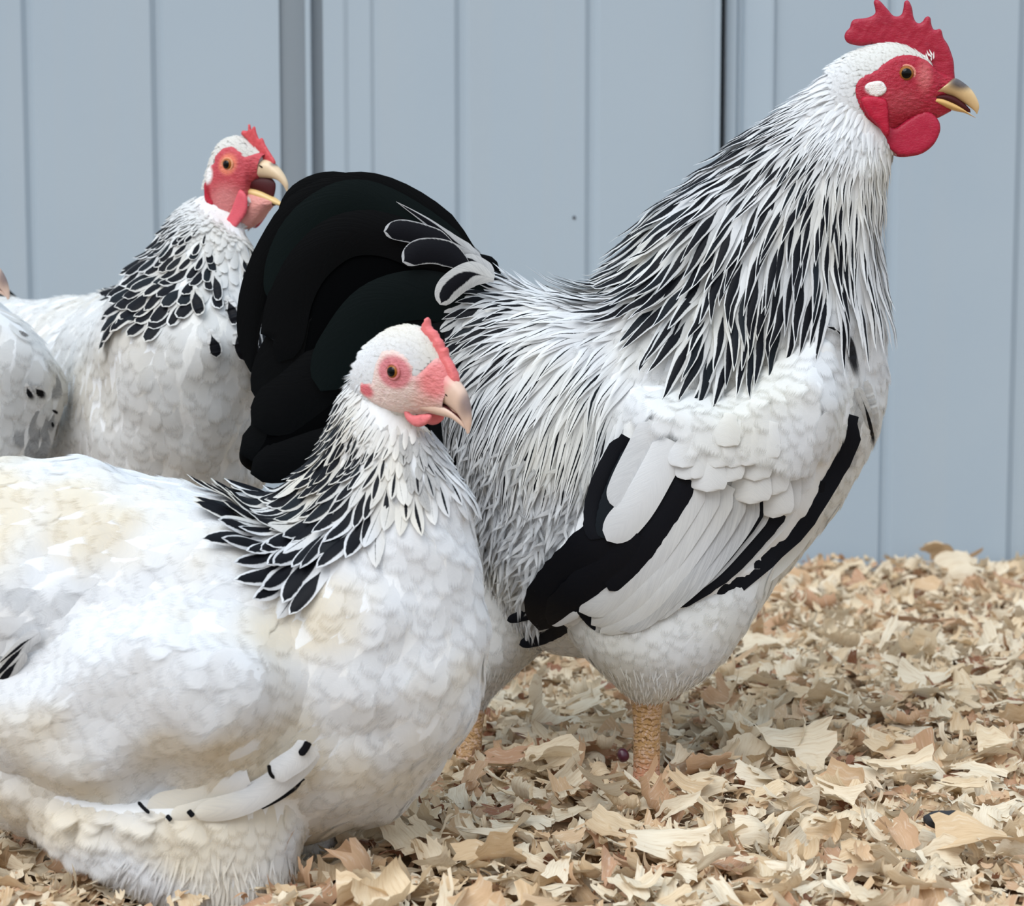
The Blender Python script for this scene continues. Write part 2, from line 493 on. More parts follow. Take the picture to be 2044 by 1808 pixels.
def feather_mat(name, white=(.84, .85, .86), cream=(.80, .74, .58), cream_amt=.3, cream_scale=9., black=(.006, .0065, .009), trans=.28, soft=0.):
    N = NT(name)
    uvn = N.n('ShaderNodeUVMap').outputs[0]
    sx = N.n('ShaderNodeSeparateXYZ'); N.set(sx.inputs[0], uvn)
    s = N.math('ABSOLUTE', N.math('MULTIPLY_ADD', sx.outputs[0], 2., -1.)); t = sx.outputs[1]
    at = N.n('ShaderNodeAttribute', attribute_name='fcol')
    sc = N.n('ShaderNodeSeparateColor'); N.set(sc.inputs[0], at.outputs['Color'])
    R, G, Bc, A = sc.outputs[0], sc.outputs[1], sc.outputs[2], at.outputs['Alpha']
    barb = N.math('SUBTRACT', N.math('MULTIPLY', t, 42.), N.math('MULTIPLY', s, 9.))
    nv = N.noise(N.xyz(barb, N.math('MULTIPLY', s, 1.3), N.math('MULTIPLY', G, 61.)), 1.3, 3., .6)
    # dark centre stripe
    prof = N.math('MULTIPLY', N.math('MAXIMUM', N.step(t, .12, .55), N.math('GREATER_THAN', R, .9)), N.step(t, 1.0, .86))
    wid = N.math('MULTIPLY', R, prof)
    edge = N.math('SUBTRACT', wid, N.math('ADD', s, N.math('MULTIPLY', N.math('SUBTRACT', nv, .5), .22)))
    m = N.step(edge, -.05, .07)
    m = N.math('MULTIPLY', m, N.math('GREATER_THAN', R, .01))
    m = N.math('MAXIMUM', m, A)
    # plumage white with cream patches
    ps = N.pos()
    n1 = N.noise(ps, cream_scale, 2., .5)
    cm = N.math('MULTIPLY', N.step(n1, .44, .66), cream_amt)
    w = N.mix(cm, white, cream)
    w = N.mix(N.math('MULTIPLY', N.step(nv, .35, .75), .16), w, (.60, .62, .66))
    grey = N.math('MULTIPLY', Bc, N.step(nv, .2, .7, .45, 1.))
    w = N.mix(grey, w, (.13, .135, .15))
    bl = N.mix(N.math('MULTIPLY', N.step(G, .75, .95), .6), black, tuple(b * 2.2 + (.0, .004, .003)[i] for i, b in enumerate(black)))
    col = N.mix(m, w, bl)
    b = N.bump(nv, .22, .0006)
    pr = N.bsdf(col, N.math('MULTIPLY_ADD', m, -.22, .62), N.math('MULTIPLY_ADD', m, -.11, .18), b)
    tr = N.n('ShaderNodeBsdfTranslucent'); N.set(tr.inputs[0], w)
    mx = N.n('ShaderNodeMixShader'); N.set(mx.inputs[0], N.math('MULTIPLY', N.math('SUBTRACT', 1., m), trans)); N.set(mx.inputs[1], pr); N.set(mx.inputs[2], tr.outputs[0])
    if soft:
        ea = N.math('SUBTRACT', 1., N.math('POWER', s, 2.2)); eb = N.math('SUBTRACT', 1., N.math('POWER', N.step(t, .3, 1.02), 1.3))
        n9 = N.noise(N.xyz(N.math('MULTIPLY', s, 9.), N.math('MULTIPLY', t, 2.5), N.math('MULTIPLY', G, 33.)), 1.5, 2.)
        al = N.step(N.math('ADD', N.math('MULTIPLY', ea, eb), N.math('MULTIPLY', N.math('SUBTRACT', n9, .5), .45)), .62, .08)
        tp = N.n('ShaderNodeBsdfTransparent'); m2 = N.n('ShaderNodeMixShader')
        N.set(m2.inputs[0], N.math('MULTIPLY', al, soft)); N.set(m2.inputs[1], mx.outputs[0]); N.set(m2.inputs[2], tp.outputs[0]); mx = m2
    return N.done(mx.outputs[0])

def plain_mat(name, col, rough=.6, spec=.3, bump=0., bscale=200., var_col=None, var_scale=30., vf=.5, **kw):
    N = NT(name); p = N.pos()
    c = col
    if var_col is not None: c = N.mix(N.math('MULTIPLY', N.step(N.noise(p, var_scale, 3.), .35, .65), vf), col, var_col)
    nrm = N.bump(N.noise(p, bscale, 3., .6), bump, .001) if bump else None
    return N.done(N.bsdf(c, rough, spec, nrm, **kw))

def skin_mat(name, wrinkle=.5, rough=.5, pale=.18):
    """colour from the vertex attribute, fleshy bumps"""
    N = NT(name); p = N.pos()
    at = N.n('ShaderNodeAttribute', attribute_name='fcol')
    mp = N.n('ShaderNodeMapping'); N.set(mp.inputs[0], p); mp.inputs['Scale'].default_value = (.45, .6, 1.5)
    n1 = N.noise(mp.outputs[0], 700., 3., .6)
    n2 = N.noise(p, 160., 2., .5)
    vo = N.n('ShaderNodeTexVoronoi'); N.set(vo.inputs['Scale'], 900.); N.set(vo.inputs['Vector'], p)
    h = N.math('ADD', N.math('MULTIPLY', n1, .8), N.math('ADD', n2, N.math('MULTIPLY', vo.outputs[0], .35)))
    c = N.mix(N.math('MULTIPLY', N.step(n1, .5, .75), pale), at.outputs['Color'], (.72, .40, .40))
    c = N.mix(N.math('MULTIPLY', N.step(n2, .55, .75), .25), c, (.22, .01, .03))
    return N.done(N.bsdf(c, rough, .3, N.bump(h, wrinkle, .0012), Subsurface_Weight=.12, Subsurface_Scale=.003))

M = {}
M['rooster'] = feather_mat('rooster_plumage', cream=(.84, .80, .66), cream_amt=.45, cream_scale=8.)
M['rooster_soft'] = feather_mat('rooster_soft_plumage', cream=(.84, .80, .66), cream_amt=.45, cream_scale=8., soft=1.)
M['hen_soft'] = feather_mat('hen_soft_plumage', white=(.85, .86, .875), cream=(.82, .70, .48), cream_amt=.62, cream_scale=10., soft=1.)
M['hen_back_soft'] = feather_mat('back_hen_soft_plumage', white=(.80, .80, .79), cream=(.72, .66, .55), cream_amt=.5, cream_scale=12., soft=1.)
M['hen'] = feather_mat('hen_plumage', white=(.85, .86, .875), cream=(.82, .72, .52), cream_amt=.5, cream_scale=11.)
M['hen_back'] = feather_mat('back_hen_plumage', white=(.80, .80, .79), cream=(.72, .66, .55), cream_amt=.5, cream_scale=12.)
M['black'] = feather_mat('black_plumage', black=(.0014, .0018, .0022), trans=0.)
def under(name, c, c2):
    N = NT(name); p = N.pos()
    col = N.mix(N.step(N.noise(p, 14., 2.), .4, .65), c, c2)
    mp = N.n('ShaderNodeMapping'); N.set(mp.inputs[0], p); mp.inputs['Scale'].default_value = (1, 1, .35)
    return N.done(N.bsdf(col, .8, .1, N.bump(N.noise(mp.outputs[0], 260., 4., .6), .35, .0015)))
M['under'] = under('under_plumage', (.76, .77, .78), (.74, .73, .70))
M['under_grey'] = under('grey_under_plumage', (.42, .42, .44), (.60, .60, .60))
M['tailcore'] = plain_mat('black_tail_down', (.0015, .0017, .002), .9, .02)
M['skin'] = skin_mat('red_facial_skin', .6, .5, .12)
M['comb'] = skin_mat('comb_flesh', .3, .45, .07)
def beak_mat():
    N = NT('horn_beak'); p = N.pos()
    at = N.n('ShaderNodeAttribute', attribute_name='fcol')
    c = N.mix(N.math('MULTIPLY', N.noise(p, 300., 2.), .25), at.outputs['Color'], (.45, .30, .18))
    return N.done(N.bsdf(c, .32, .45, N.bump(N.noise(p, 500., 2.), .08, .0006)))
M['beak'] = beak_mat()
M['mouth'] = plain_mat('dark_mouth_lining', (.06, .006, .008), .5, .3)
M['nostril'] = plain_mat('dark_nostril', (.03, .014, .01), .7, .1)
def eye_mat():
    N = NT('chicken_eye'); uvn = N.n('ShaderNodeUVMap').outputs[0]
    sx = N.n('ShaderNodeSeparateXYZ'); N.set(sx.inputs[0], uvn); r = sx.outputs[1]
    iris = N.mix(N.noise(N.xyz(N.math('MULTIPLY', sx.outputs[0], 40.), r, 0.), 3., 2.), (.42, .15, .02), (.16, .05, .01))
    c = N.mix(N.step(r, .195, .215), (.001, .001, .001), iris)
    c = N.mix(N.step(r, .325, .36), c, (.012, .006, .004))
    return N.done(N.bsdf(c, .05, .22, None))
M['eye'] = eye_mat()
def leg_mat():
    N = NT('scaly_leg'); p = N.pos()
    uvn = N.n('ShaderNodeUVMap').outputs[0]
    sx = N.n('ShaderNodeSeparateXYZ'); N.set(sx.inputs[0], uvn)
    sn = N.math('FRACT', N.math('ADD', N.math('MULTIPLY', sx.outputs[1], 24.), N.math('MULTIPLY', N.noise(p, 110., 3.), 3.2)))
    line = N.step(sn, .12, .0)
    at = N.n('ShaderNodeAttribute', attribute_name='fcol')
    n1 = N.noise(p, 330., 3., .65)
    c = N.mix(N.math('MULTIPLY', N.step(n1, .46, .64), .8), at.outputs['Color'], (.62, .44, .34))
    c = N.mix(N.math('MULTIPLY', line, .32), c, (.66, .48, .28))
    h = N.math('ADD', N.math('MULTIPLY', N.step(sn, 0., .3), 1.), N.math('MULTIPLY', n1, 1.))
    return N.done(N.bsdf(c, .55, .3, N.bump(h, .6, .0012)))
M['leg'] = leg_mat()
def shav_mat():
    N = NT('pine_shaving'); 
    uvn = N.n('ShaderNodeUVMap').outputs[0]
    sx = N.n('ShaderNodeSeparateXYZ'); N.set(sx.inputs[0], uvn)
    at = N.n('ShaderNodeAttribute', attribute_name='fcol')
    sc = N.n('ShaderNodeSeparateColor'); N.set(sc.inputs[0], at.outputs['Color'])
    hue, rnd, dirt = sc.outputs
    cr = N.n('ShaderNodeValToRGB'); N.set(cr.inputs[0], hue)
    el = cr.color_ramp.elements
    el[0].position = 0; el[0].color = (.80, .70, .54, 1); el[1].position = 1; el[1].color = (.30, .13, .075, 1)
    for q, c in ((.35, (.76, .62, .43)), (.6, (.68, .50, .31)), (.8, (.60, .39, .24)), (.92, (.50, .29, .18))):
        x = cr.color_ramp.elements.new(q); x.color = c + (1,)
    g = N.noise(N.xyz(N.math('MULTIPLY', sx.outputs[0], 1.6), N.math('MULTIPLY', sx.outputs[1], 17.), N.math('MULTIPLY', rnd, 91.)), 1.6, 4., .62)
    c = N.mix(N.math('MULTIPLY', N.step(g, .48, .72), .55), cr.outputs[0], (.50, .33, .18))
    c = N.mix(N.math('MULTIPLY', N.step(g, .47, .3), .35), c, (.90, .83, .70))
    pr = N.bsdf(c, .62, .25, N.bump(g, .5, .0008))
    tr = N.n('ShaderNodeBsdfTranslucent'); N.set(tr.inputs[0], c)
    mx = N.n('ShaderNodeMixShader'); N.set(mx.inputs[0], .22); N.set(mx.inputs[1], pr); N.set(mx.inputs[2], tr.outputs[0])
    return N.done(mx.outputs[0])
M['shaving'] = shav_mat()
M['floor'] = plain_mat('packed_litter', (.30, .20, .12), .9, .1, .6, 120., (.16, .10, .06), 60.)
def wall_mat():
    N = NT('painted_steel_siding'); p = N.pos()
    n = N.noise(p, 2.2, 3.); mp = N.n('ShaderNodeMapping'); N.set(mp.inputs[0], p); mp.inputs['Scale'].default_value = (30, 1, .6)
    st = N.noise(mp.outputs[0], 1., 2.)
    c = N.mix(N.step(n, .3, .7), (.385, .455, .515), (.355, .43, .50))
    c = N.mix(N.math('MULTIPLY', N.step(st, .45, .7), .15), c, (.42, .45, .47))
    return N.done(N.bsdf(c, .38, .35, None))
M['wall'] = wall_mat()
M['wall_trim'] = plain_mat('grey_trim_paint', (.235, .27, .30), .5, .3, 0., 1, (.25, .28, .31), 5.)
M['gap'] = plain_mat('gap_shade_black', (.004, .004, .006), .9, .05)  # near-black colour stands for the shade inside the siding gap
M['screw'] = plain_mat('dark_screw', (.03, .035, .05), .4, .5)
M['berry'] = plain_mat('dark_red_dried_bit', (.055, .006, .018), .35, .5)
M['dung'] = plain_mat('dark_dropping', (.035, .035, .038), .8, .2, .8, 300.)
# ------------------------------------------------------------------ bird heads
RED = np.array([.39, .014, .036]); PINK = np.array([.66, .20, .19]); PALE = np.array([.74, .58, .53]); WHT = np.array([.84, .83, .81])
HORN = np.array([.74, .52, .26]); YEL = np.array([.72, .44, .15]); DARK = np.array([.03, .032, .045]); FLESH = np.array([.72, .47, .35])

class Head:
    def __init__(s, eye_px, Y, yaw, pitch, eye_y=14.):
        a = math.radians(yaw); b = math.radians(pitch)
        f = np.array([math.cos(a), -math.sin(a), 0]); r = np.array([-math.sin(a), -math.cos(a), 0]); z = np.array([0, 0, 1.])
        s.f = f * math.cos(b) - z * math.sin(b); s.u = z * math.cos(b) + f * math.sin(b); s.r = r
        s.O = P(eye_px[0], eye_px[1], Y) - r * eye_y * .001
    def L(s, x, y, z):
        x, y, z = np.broadcast_arrays(np.asarray(x, float), y, z)
        return s.O + (x[..., None] * s.f + y[..., None] * s.r + z[..., None] * s.u) * .001
    def inv(s, p):
        d = (p - s.O) * 1000
        return d @ s.f, d @ s.r, d @ s.u

def skull_surf(h, secs, nu=70, nv=80):
    S = catmull(secs, nu)
    T = h.L(S[:, 0], 0, S[:, 1]); B = h.L(S[:, 2], 0, S[:, 3])
    return loft3(T, B, np.maximum(S[:, 4], .3) * .001, nv, h.r)

def tube2(name, h, secs, mat, parent, colf, nu=26, nv=24, power=.9):
    """beak half: rows xT,zT,xB,zB,hw (mm), in the head's median plane"""
    S = catmull(secs, nu)
    s = loft3(h.L(S[:, 0], 0, S[:, 1]), h.L(S[:, 2], 0, S[:, 3]), np.maximum(S[:, 4], .15) * .001, nv, h.r, None, power)
    b = Bag(); G = s.G.reshape(-1, 3); x, y, z = h.inv(G)
    C = np.ones((len(G), 4)); C[:, :3] = colf(x, y, z)
    b.add(G, grid_faces(nu, nv, True), None, C)
    # tip cap
    last = s.G[-1]; c = last.mean(0)
    V = np.vstack([last, c[None]]); F = np.array([[i, (i + 1) % nv, nv, nv] for i in range(nv)])
    o = b.build(name, mat, parent)
    return o, s

def flesh(name, h, outline, thick, rnd, res, mat, parent, col, yoff=0., splay=0., ztop=0., bend=0., bump=.35, bscale=.35, spots=None, edge=.3):
    O = smooth_poly(outline, len(outline) * 5)
    def to3(x, z, t):
        y = yoff + t + splay * (ztop - z) + bend * (x - outline[0][0]) ** 2 * .01
        return h.L(x, y, z)
    V, F = inflate(O, thick, rnd, res, to3, bump, bscale, edge)
    x, y, z = h.inv(V)
    C = np.ones((len(V), 4)); C[:, :3] = col
    if spots is not None: C[:, :3] = spots(x, y, z, C[:, :3])
    return make(name, V, F, mat, parent, True, None, C)

def eyeball(h, sk, parent, side, R=5.4, sink=2.4, lid_col=PINK, lid=(5.3, 1.25), exy=(0., 0.)):
    x, y, z = h.inv(sk.G.reshape(-1, 3))
    k = np.argmin((x - exy[0]) ** 2 + (z - exy[1]) ** 2 + np.where(y * side > 0, 0, 1e6))
    ys = abs(y[k]); cy = ys - sink
    nr, na = 18, 28
    pol = np.linspace(.0, math.pi, nr); az = np.linspace(0, 2 * np.pi, na, endpoint=False)
    Pp, Az = np.meshgrid(pol, az, indexing='ij')
    V = h.L(exy[0] + R * np.sin(Pp) * np.cos(Az), side * (cy + R * np.cos(Pp)), exy[1] + R * np.sin(Pp) * np.sin(Az))
    U = np.stack([Az / 6.283, Pp / math.pi], -1).reshape(-1, 2)
    make('eye', V.reshape(-1, 3), grid_faces(nr, na, True), M['eye'], parent, True, U)
    # eyelid ring
    na, nb = 40, 10
    A, Bq = np.meshgrid(np.linspace(0, 2 * np.pi, na, endpoint=False), np.linspace(0, 2 * np.pi, nb, endpoint=False), indexing='ij')
    RR = lid[0] + lid[1] * np.cos(Bq)
    yy = cy + math.sqrt(max(R * R - lid[0] ** 2, .5)) + .7 + lid[1] * .8 * np.sin(Bq)
    V = h.L(exy[0] + RR * 1.04 * np.cos(A), side * yy, exy[1] + RR * .95 * np.sin(A)).reshape(-1, 3)
    F = grid_faces(na, nb, True); F2 = []
    i = na - 1
    F2 = np.array([[i * nb + j, i * nb + (j + 1) % nb, (j + 1) % nb, j] for j in range(nb)])
    C = np.ones((len(V), 4)); C[:, :3] = lid_col
    make('eyelid', V, np.vstack([F, F2]), M['skin'], parent, True, None, C)
    return ys

def face_patch(h, skfine, poly, colf, parent, off=.9, wr=.55):
    G = skfine.G.reshape(-1, 3); N = skfine.N.reshape(-1, 3)
    x, y, z = h.inv(G)
    ins = inside(x, z, poly); d = poly_dist(x, z, poly) * np.where(ins, 1, -1)
    k = np.clip((d + .2) / 1.6, -.6, 1)
    nz = np.array([mnoise.noise(Vector((a * .22, c * .75, 2.))) * .6 + mnoise.noise(Vector((a * .5, c * 1.7, b_ * .1))) * .4 for a, b_, c in zip(x, y, z)])
    V = G + N * ((off * k + wr * nz * np.clip(d / 2, 0, 1)) * .001)[:, None]
    F = grid_faces(skfine.nu, skfine.nv, True)
    keep = (d[F] > -1.2).all(1)
    F = F[keep]
    used = np.unique(F); mp = -np.ones(len(V), int); mp[used] = np.arange(len(used))
    C = np.ones((len(used), 4)); C[:, :3] = colf(x[used], y[used], z[used])
    return make('face', V[used], mp[F], M['skin'], parent, True, None, C)

def blob_w(x, z, cx, cz, rx, rz, soft=.35):
    q = np.sqrt(((x - cx) / rx) ** 2 + ((z - cz) / rz) ** 2)
    return (1 - sstep(1 - soft, 1 + soft, q))[:, None]

def leg(parent, top, foot, r0, r1, col, toe_dir=0., name='leg', toes=True):
    """shank with scales; top, foot world points"""
    top = np.array(top, float); foot = np.array(foot, float)
    k = 40; nv = 24
    t = np.linspace(0, 1, k)
    C = top[None] * (1 - t[:, None]) + foot[None] * t[:, None]
    rr = np.interp(t, [0, .12, .3, .75, .9, 1], [r0 * 1.15, r0, r0 * .88, r0 * .86, r1 * 1.12, r1 * 1.3])
    th = np.linspace(0, 2 * np.pi, nv, endpoint=False)
    rel = 1 + .035 * np.abs(np.sin(t * 24 * np.pi))[:, None] * np.ones(nv)[None]
    V = C[:, None] + np.stack([np.cos(th)[None] * rr[:, None] * rel, np.sin(th)[None] * rr[:, None] * 1.1 * rel, np.zeros((k, nv))], -1)
    U = np.stack(np.broadcast_arrays((th / 6.283)[None], t[:, None]), -1).reshape(-1, 2)
    Cc = np.ones((k * nv, 4)); c2 = np.array([.58, .25, .17])
    tt = np.repeat(t, nv)[:, None]; Cc[:, :3] = np.array(col) * (1 - sstep(.45, .9, tt)) + c2 * sstep(.45, .9, tt)
    b = Bag(); b.add(V.reshape(-1, 3), grid_faces(k, nv, True), U, Cc)
    o = b.build(name, M['leg'], parent)
    if toes:
        for a, ln in ((toe_dir, .055), (toe_dir - .65, .045), (toe_dir + .65, .045), (toe_dir + math.pi * .92, .022)):
            b = Bag(); k2 = 16; t2 = np.linspace(0, 1, k2)
            d = np.array([math.cos(a), math.sin(a), 0])
            Cn = foot[None] + d[None] * (t2 * ln)[:, None] + np.array([0, 0, 1.])[None] * (.004 - .010 * t2 + .006 * np.sin(t2 * 3.1))[:, None]
            r2 = np.interp(t2, [0, .5, .8, 1], [r1 * .75, .0048, .0036, .0012])
            side = np.array([-d[1], d[0], 0]); th2 = np.linspace(0, 2 * np.pi, 14, endpoint=False)
            V = Cn[:, None] + (side[None, None] * np.cos(th2)[None, :, None] + np.array([0, 0, 1.])[None, None] * np.sin(th2)[None, :, None]) * r2[:, None, None]
            U = np.stack(np.broadcast_arrays((th2 / 6.283)[None], t2[:, None] * .4), -1).reshape(-1, 2)
            Cc = np.ones((k2 * 14, 4)); Cc[:, :3] = c2
            b.add(V.reshape(-1, 3), grid_faces(k2, 14, True), U, Cc); b.build('toe', M['leg'], o)
            # mesh coordinates are already in the world frame of the parent chain
    return o
# ------------------------------------------------------------------ depth of a near flank
class Near:
    def __init__(s, surfs, k=6, full=False):
        pts = []
        for f in surfs:
            h = f.nv if full else f.nv // 2
            pts.append(f.G[:, :h + 1].reshape(-1, 3))
        s.p = np.vstack(pts); s.x, s.y = PX(s.p)
        s.t = kdtree.KDTree(len(s.p))
        for i in range(len(s.p)): s.t.insert((s.x[i], s.y[i], 0), i)
        s.t.balance(); s.k = k
    def __call__(s, px, py):
        px = np.atleast_1d(px); py = np.atleast_1d(py); out = []
        for a, b in zip(px.ravel(), py.ravel()):
            r = s.t.find_n((a, b, 0), s.k)
            w = np.array([1 / (q[2] + 2) for q in r]); yv = np.array([s.p[q[1]][1] for q in r])
            # nearest layer wins
            keep = yv < yv.min() + .03
            out.append((w[keep] * yv[keep]).sum() / w[keep].sum())
        return np.array(out).reshape(px.shape)
def smoothY(Yf, x0, y0, x1, y1, st=14, it=14):
    gx, gy = np.meshgrid(np.arange(x0, x1, st), np.arange(y0, y1, st), indexing='ij'); Y = Yf(gx, gy)
    for _ in range(it):
        Yp = np.pad(Y, 1, mode='edge'); Y = (Yp[:-2, 1:-1] + Yp[2:, 1:-1] + Yp[1:-1, :-2] + Yp[1:-1, 2:] + 2 * Y) / 6
    def f(px, py):
        u = np.clip((np.asarray(px, float) - x0) / st, 0, Y.shape[0] - 1.001); v = np.clip((np.asarray(py, float) - y0) / st, 0, Y.shape[1] - 1.001)
        i = u.astype(int); j = v.astype(int); a = u - i; b = v - j
        return Y[i, j] * (1 - a) * (1 - b) + Y[i + 1, j] * a * (1 - b) + Y[i, j + 1] * (1 - a) * b + Y[i + 1, j + 1] * a * b
    return f
def patch_surf(outline, Yf, bulge, rnd, step=9):
    """guide surface over a photo outline, bulging toward the viewer"""
    O = np.asarray(outline, float); x0, y0 = O.min(0) - step; x1, y1 = O.max(0) + step
    gx, gy = np.meshgrid(np.arange(x0, x1 + step, step), np.arange(y0, y1 + step, step), indexing='ij')
    d = poly_dist(gx, gy, O) * np.where(inside(gx, gy, O), 1, -1)
    Y = Yf(gx, gy)
    for _ in range(6):
        Yp = np.pad(Y, 1, mode='edge'); Y = (Yp[:-2, 1:-1] + Yp[2:, 1:-1] + Yp[1:-1, :-2] + Yp[1:-1, 2:] + 2 * Y) / 6
    q = np.clip(d / rnd, 0, 1)
    Y = Y - bulge * np.sqrt(np.clip(1 - (1 - q) ** 2, 0, 1))
    return Surf(P(gx, gy, Y), False, None, (0, -1, 0))
def shell(name, outline, Yf, bulge, rnd, mat, parent, res=9, sink=.004):
    """solid wing body: inflated outline lying on the flank"""
    O = smooth_poly(outline, len(outline) * 4)
    def to3(x, y, t):
        Y = Yf(x, y)
        # even the depth out
        return P(x, y, Y + sink - t)
    V, F = inflate(O, bulge, rnd, res, to3, 0, 1, .1)
    return make(name, V, F, mat, parent)
def mirror_bag(bag_src, bag_dst, Yc):
    for V, F, U, C in zip(bag_src.V, bag_src.F, bag_src.U, bag_src.C):
        W = V.copy(); W[:, 1] = 2 * Yc - W[:, 1]
        bag_dst.add(W, F - F.min(), U, C)

# ================================================================== ROOSTER
YR = 1.60
MM = YR / FPX * 1000          # mm per photo pixel here
rooster = empty('rooster', P(1290, 1590, YR), 'standing rooster with tall red comb, black-streaked white neck cape and black tail', 'rooster')

def rloft(rows, **kw):
    return loft([r[:4] + (YR, YR, r[4] * .001) for r in rows], **kw)
R_body = rloft([
    (850, 500, 860, 640, 12), (905, 512, 880, 860, 38), (985, 545, 955, 1090, 62), (1060, 568, 1050, 1270, 78), (1115, 580, 1190, 1320, 86), (1150, 582, 1370, 1330, 87), (1178, 575, 1500, 1235, 84),
    (1200, 552, 1632, 1060, 77), (1236, 505, 1745, 905, 66), (1290, 442, 1768, 740, 56), (1360, 372, 1768, 600, 46), (1440, 302, 1765, 480, 38), (1520, 242, 1765, 385, 30), (1592, 184, 1770, 320, 20), (1660, 134, 1782, 280, 12)],
    nu=150, nv=72, lump=[(.006, 16, 1.), (.002, 60, 4.)])
def thigh(rows, nu=46, nv=44):
    """rows: left px, right px, py, Y, half depth m"""
    S = catmull([list(r) for r in rows], nu)
    a = P(S[:, 0], S[:, 2], S[:, 3]); b = P(S[:, 1], S[:, 2], S[:, 3])
    return loft3(b, a, S[:, 4], nv, (0, -1, 0))
R_thigh = thigh([(1090, 1560, 1120, 1.56, .045), (1100, 1520, 1210, 1.555, .048), (1150, 1470, 1290, 1.55, .042), (1195, 1425, 1340, 1.55, .033),
                 (1240, 1365, 1378, 1.55, .022), (1262, 1325, 1398, 1.55, .013), (1270, 1312, 1412, 1.55, .008)])
R_thigh2 = thigh([(930, 1220, 1100, 1.64, .045), (930, 1150, 1200, 1.645, .045), (915, 1090, 1290, 1.645, .04), (905, 1030, 1345, 1.645, .03), (905, 985, 1390, 1.645, .018), (915, 962, 1430, 1.645, .01)])

h = Head((1808, 147), YR - .0135, 2., 0., 13.5)
def rz(zx, zy):   # crop pixel of the head close-up -> mm in the head frame
    return ((1600 + zx / 4.52) - 1808) * MM, (147 - zy / 4.52) * MM
def rp(pts): return [rz(a, b) for a, b in pts]
rs = []
for (a, b, hw) in [((300, 560), (430, 1350), 17), ((430, 480), (560, 1330), 17.5), ((600, 415), (720, 1260), 17), ((760, 378), (830, 1200), 16.5),
                   ((900, 385), (940, 1130), 15.5), ((1040, 440), (1060, 1090), 14), ((1160, 520), (1180, 1075), 11.5), ((1270, 640), (1290, 1030), 6.6), ((1370, 700), (1370, 985), 3.8), ((1450, 760), (1430, 950), 3)]:
    rs.append(rz(*a) + rz(*b) + (hw,))
R_skull = skull_surf(h, rs)
R_body_o = remeshed('body', [R_body, R_thigh, R_thigh2, R_skull], M['under'], rooster, .0042, 5)

# face
face_poly = rp([(505, 770), (535, 715), (600, 672), (680, 650), (740, 590), (800, 548), (880, 512), (970, 500), (1060, 515), (1140, 550), (1230, 640), (1400, 690), (1400, 765), (1330, 832), (1200, 866), (1330, 935), (1370, 985), (1230, 1060), (1100, 1090), (960, 1110), (860, 1200), (770, 1230), (700, 1140), (600, 1040), (540, 940), (508, 850)])
def rface(x, y, z):
    C = np.tile(RED, (len(x), 1))
    e = rz(665, 800); C = C + (WHT - C) * blob_w(x, z, e[0], e[1], 6.2, 4.0)
    e = rz(1100, 690); C = C + (PINK * 1.0 - C) * blob_w(x, z, e[0], e[1], 4.5, 9, .8) * .55
    e = rz(900, 900); C = C + (np.array([.46, .06, .08]) - C) * blob_w(x, z, e[0], e[1], 13, 8, .6) * .6
    e = rz(660, 970); C = C + (np.array([.38, .006, .025]) - C) * blob_w(x, z, e[0], e[1], 8, 10, .4)
    return C
sf = Surf(catmull(R_skull.G.reshape(R_skull.nu, -1), 150).reshape(150, -1, 3), True)
sf = Surf(np.transpose(catmull(np.concatenate([sf.G, sf.G[:, :1]], 1).transpose(1, 0, 2).reshape(sf.nv + 1, -1), 221).reshape(221, 150, 3), (1, 0, 2))[:, :-1], True)
def refine(s, nu=150, nv=220):
    a = catmull(s.G.reshape(s.nu, -1), nu).reshape(nu, s.nv, 3)
    b = np.concatenate([a, a[:, :1]], 1).transpose(1, 0, 2).reshape(s.nv + 1, -1)
    b = catmull(b, nv + 1).reshape(nv + 1, nu, 3).transpose(1, 0, 2)[:, :-1]
    return Surf(b, True)
rskf = refine(R_skull)
face_patch(h, rskf, face_poly, rface, rooster, 1.0, .8)
for sd in (1, -1):
    eyeball(h, R_skull, rooster, sd, 6.0, 2.2, np.array([.66, .24, .18]), (5.9, 1.1))
comb_o = rp([(575, 410), (500, 402), (440, 380), (415, 335), (425, 290), (460, 250), (475, 200), (510, 175), (590, 168), (650, 150), (683, 122), (680, 80), (668, 30), (685, 5), (720, 15),
    (760, 55), (800, 100), (838, 142), (880, 153), (915, 135), (930, 90), (938, 30), (965, 12), (990, 38), (1010, 90), (1020, 150), (1042, 198), (1075, 213), (1105, 195), (1125, 165),
    (1150, 153), (1172, 170), (1182, 225), (1200, 265), (1225, 270), (1255, 263), (1275, 285), (1290, 340), (1330, 400), (1360, 470), (1385, 550), (1393, 640), (1400, 730), (1380, 775),
    (1300, 790), (1230, 740), (1150, 640), (1050, 540), (920, 470), (800, 430), (700, 400), (640, 398)])
flesh('comb', h, comb_o, 2.1, 6., 1.5, M['comb'], rooster, np.array([.36, .013, .036]), bump=.55, bscale=.28)
wat = rp([(790, 1110), (860, 1140), (960, 1070), (1080, 1000), (1170, 1000), (1240, 1065), (1262, 1130), (1250, 1200), (1200, 1290), (1110, 1360), (1000, 1388), (900, 1380), (830, 1330), (770, 1250), (745, 1180)])
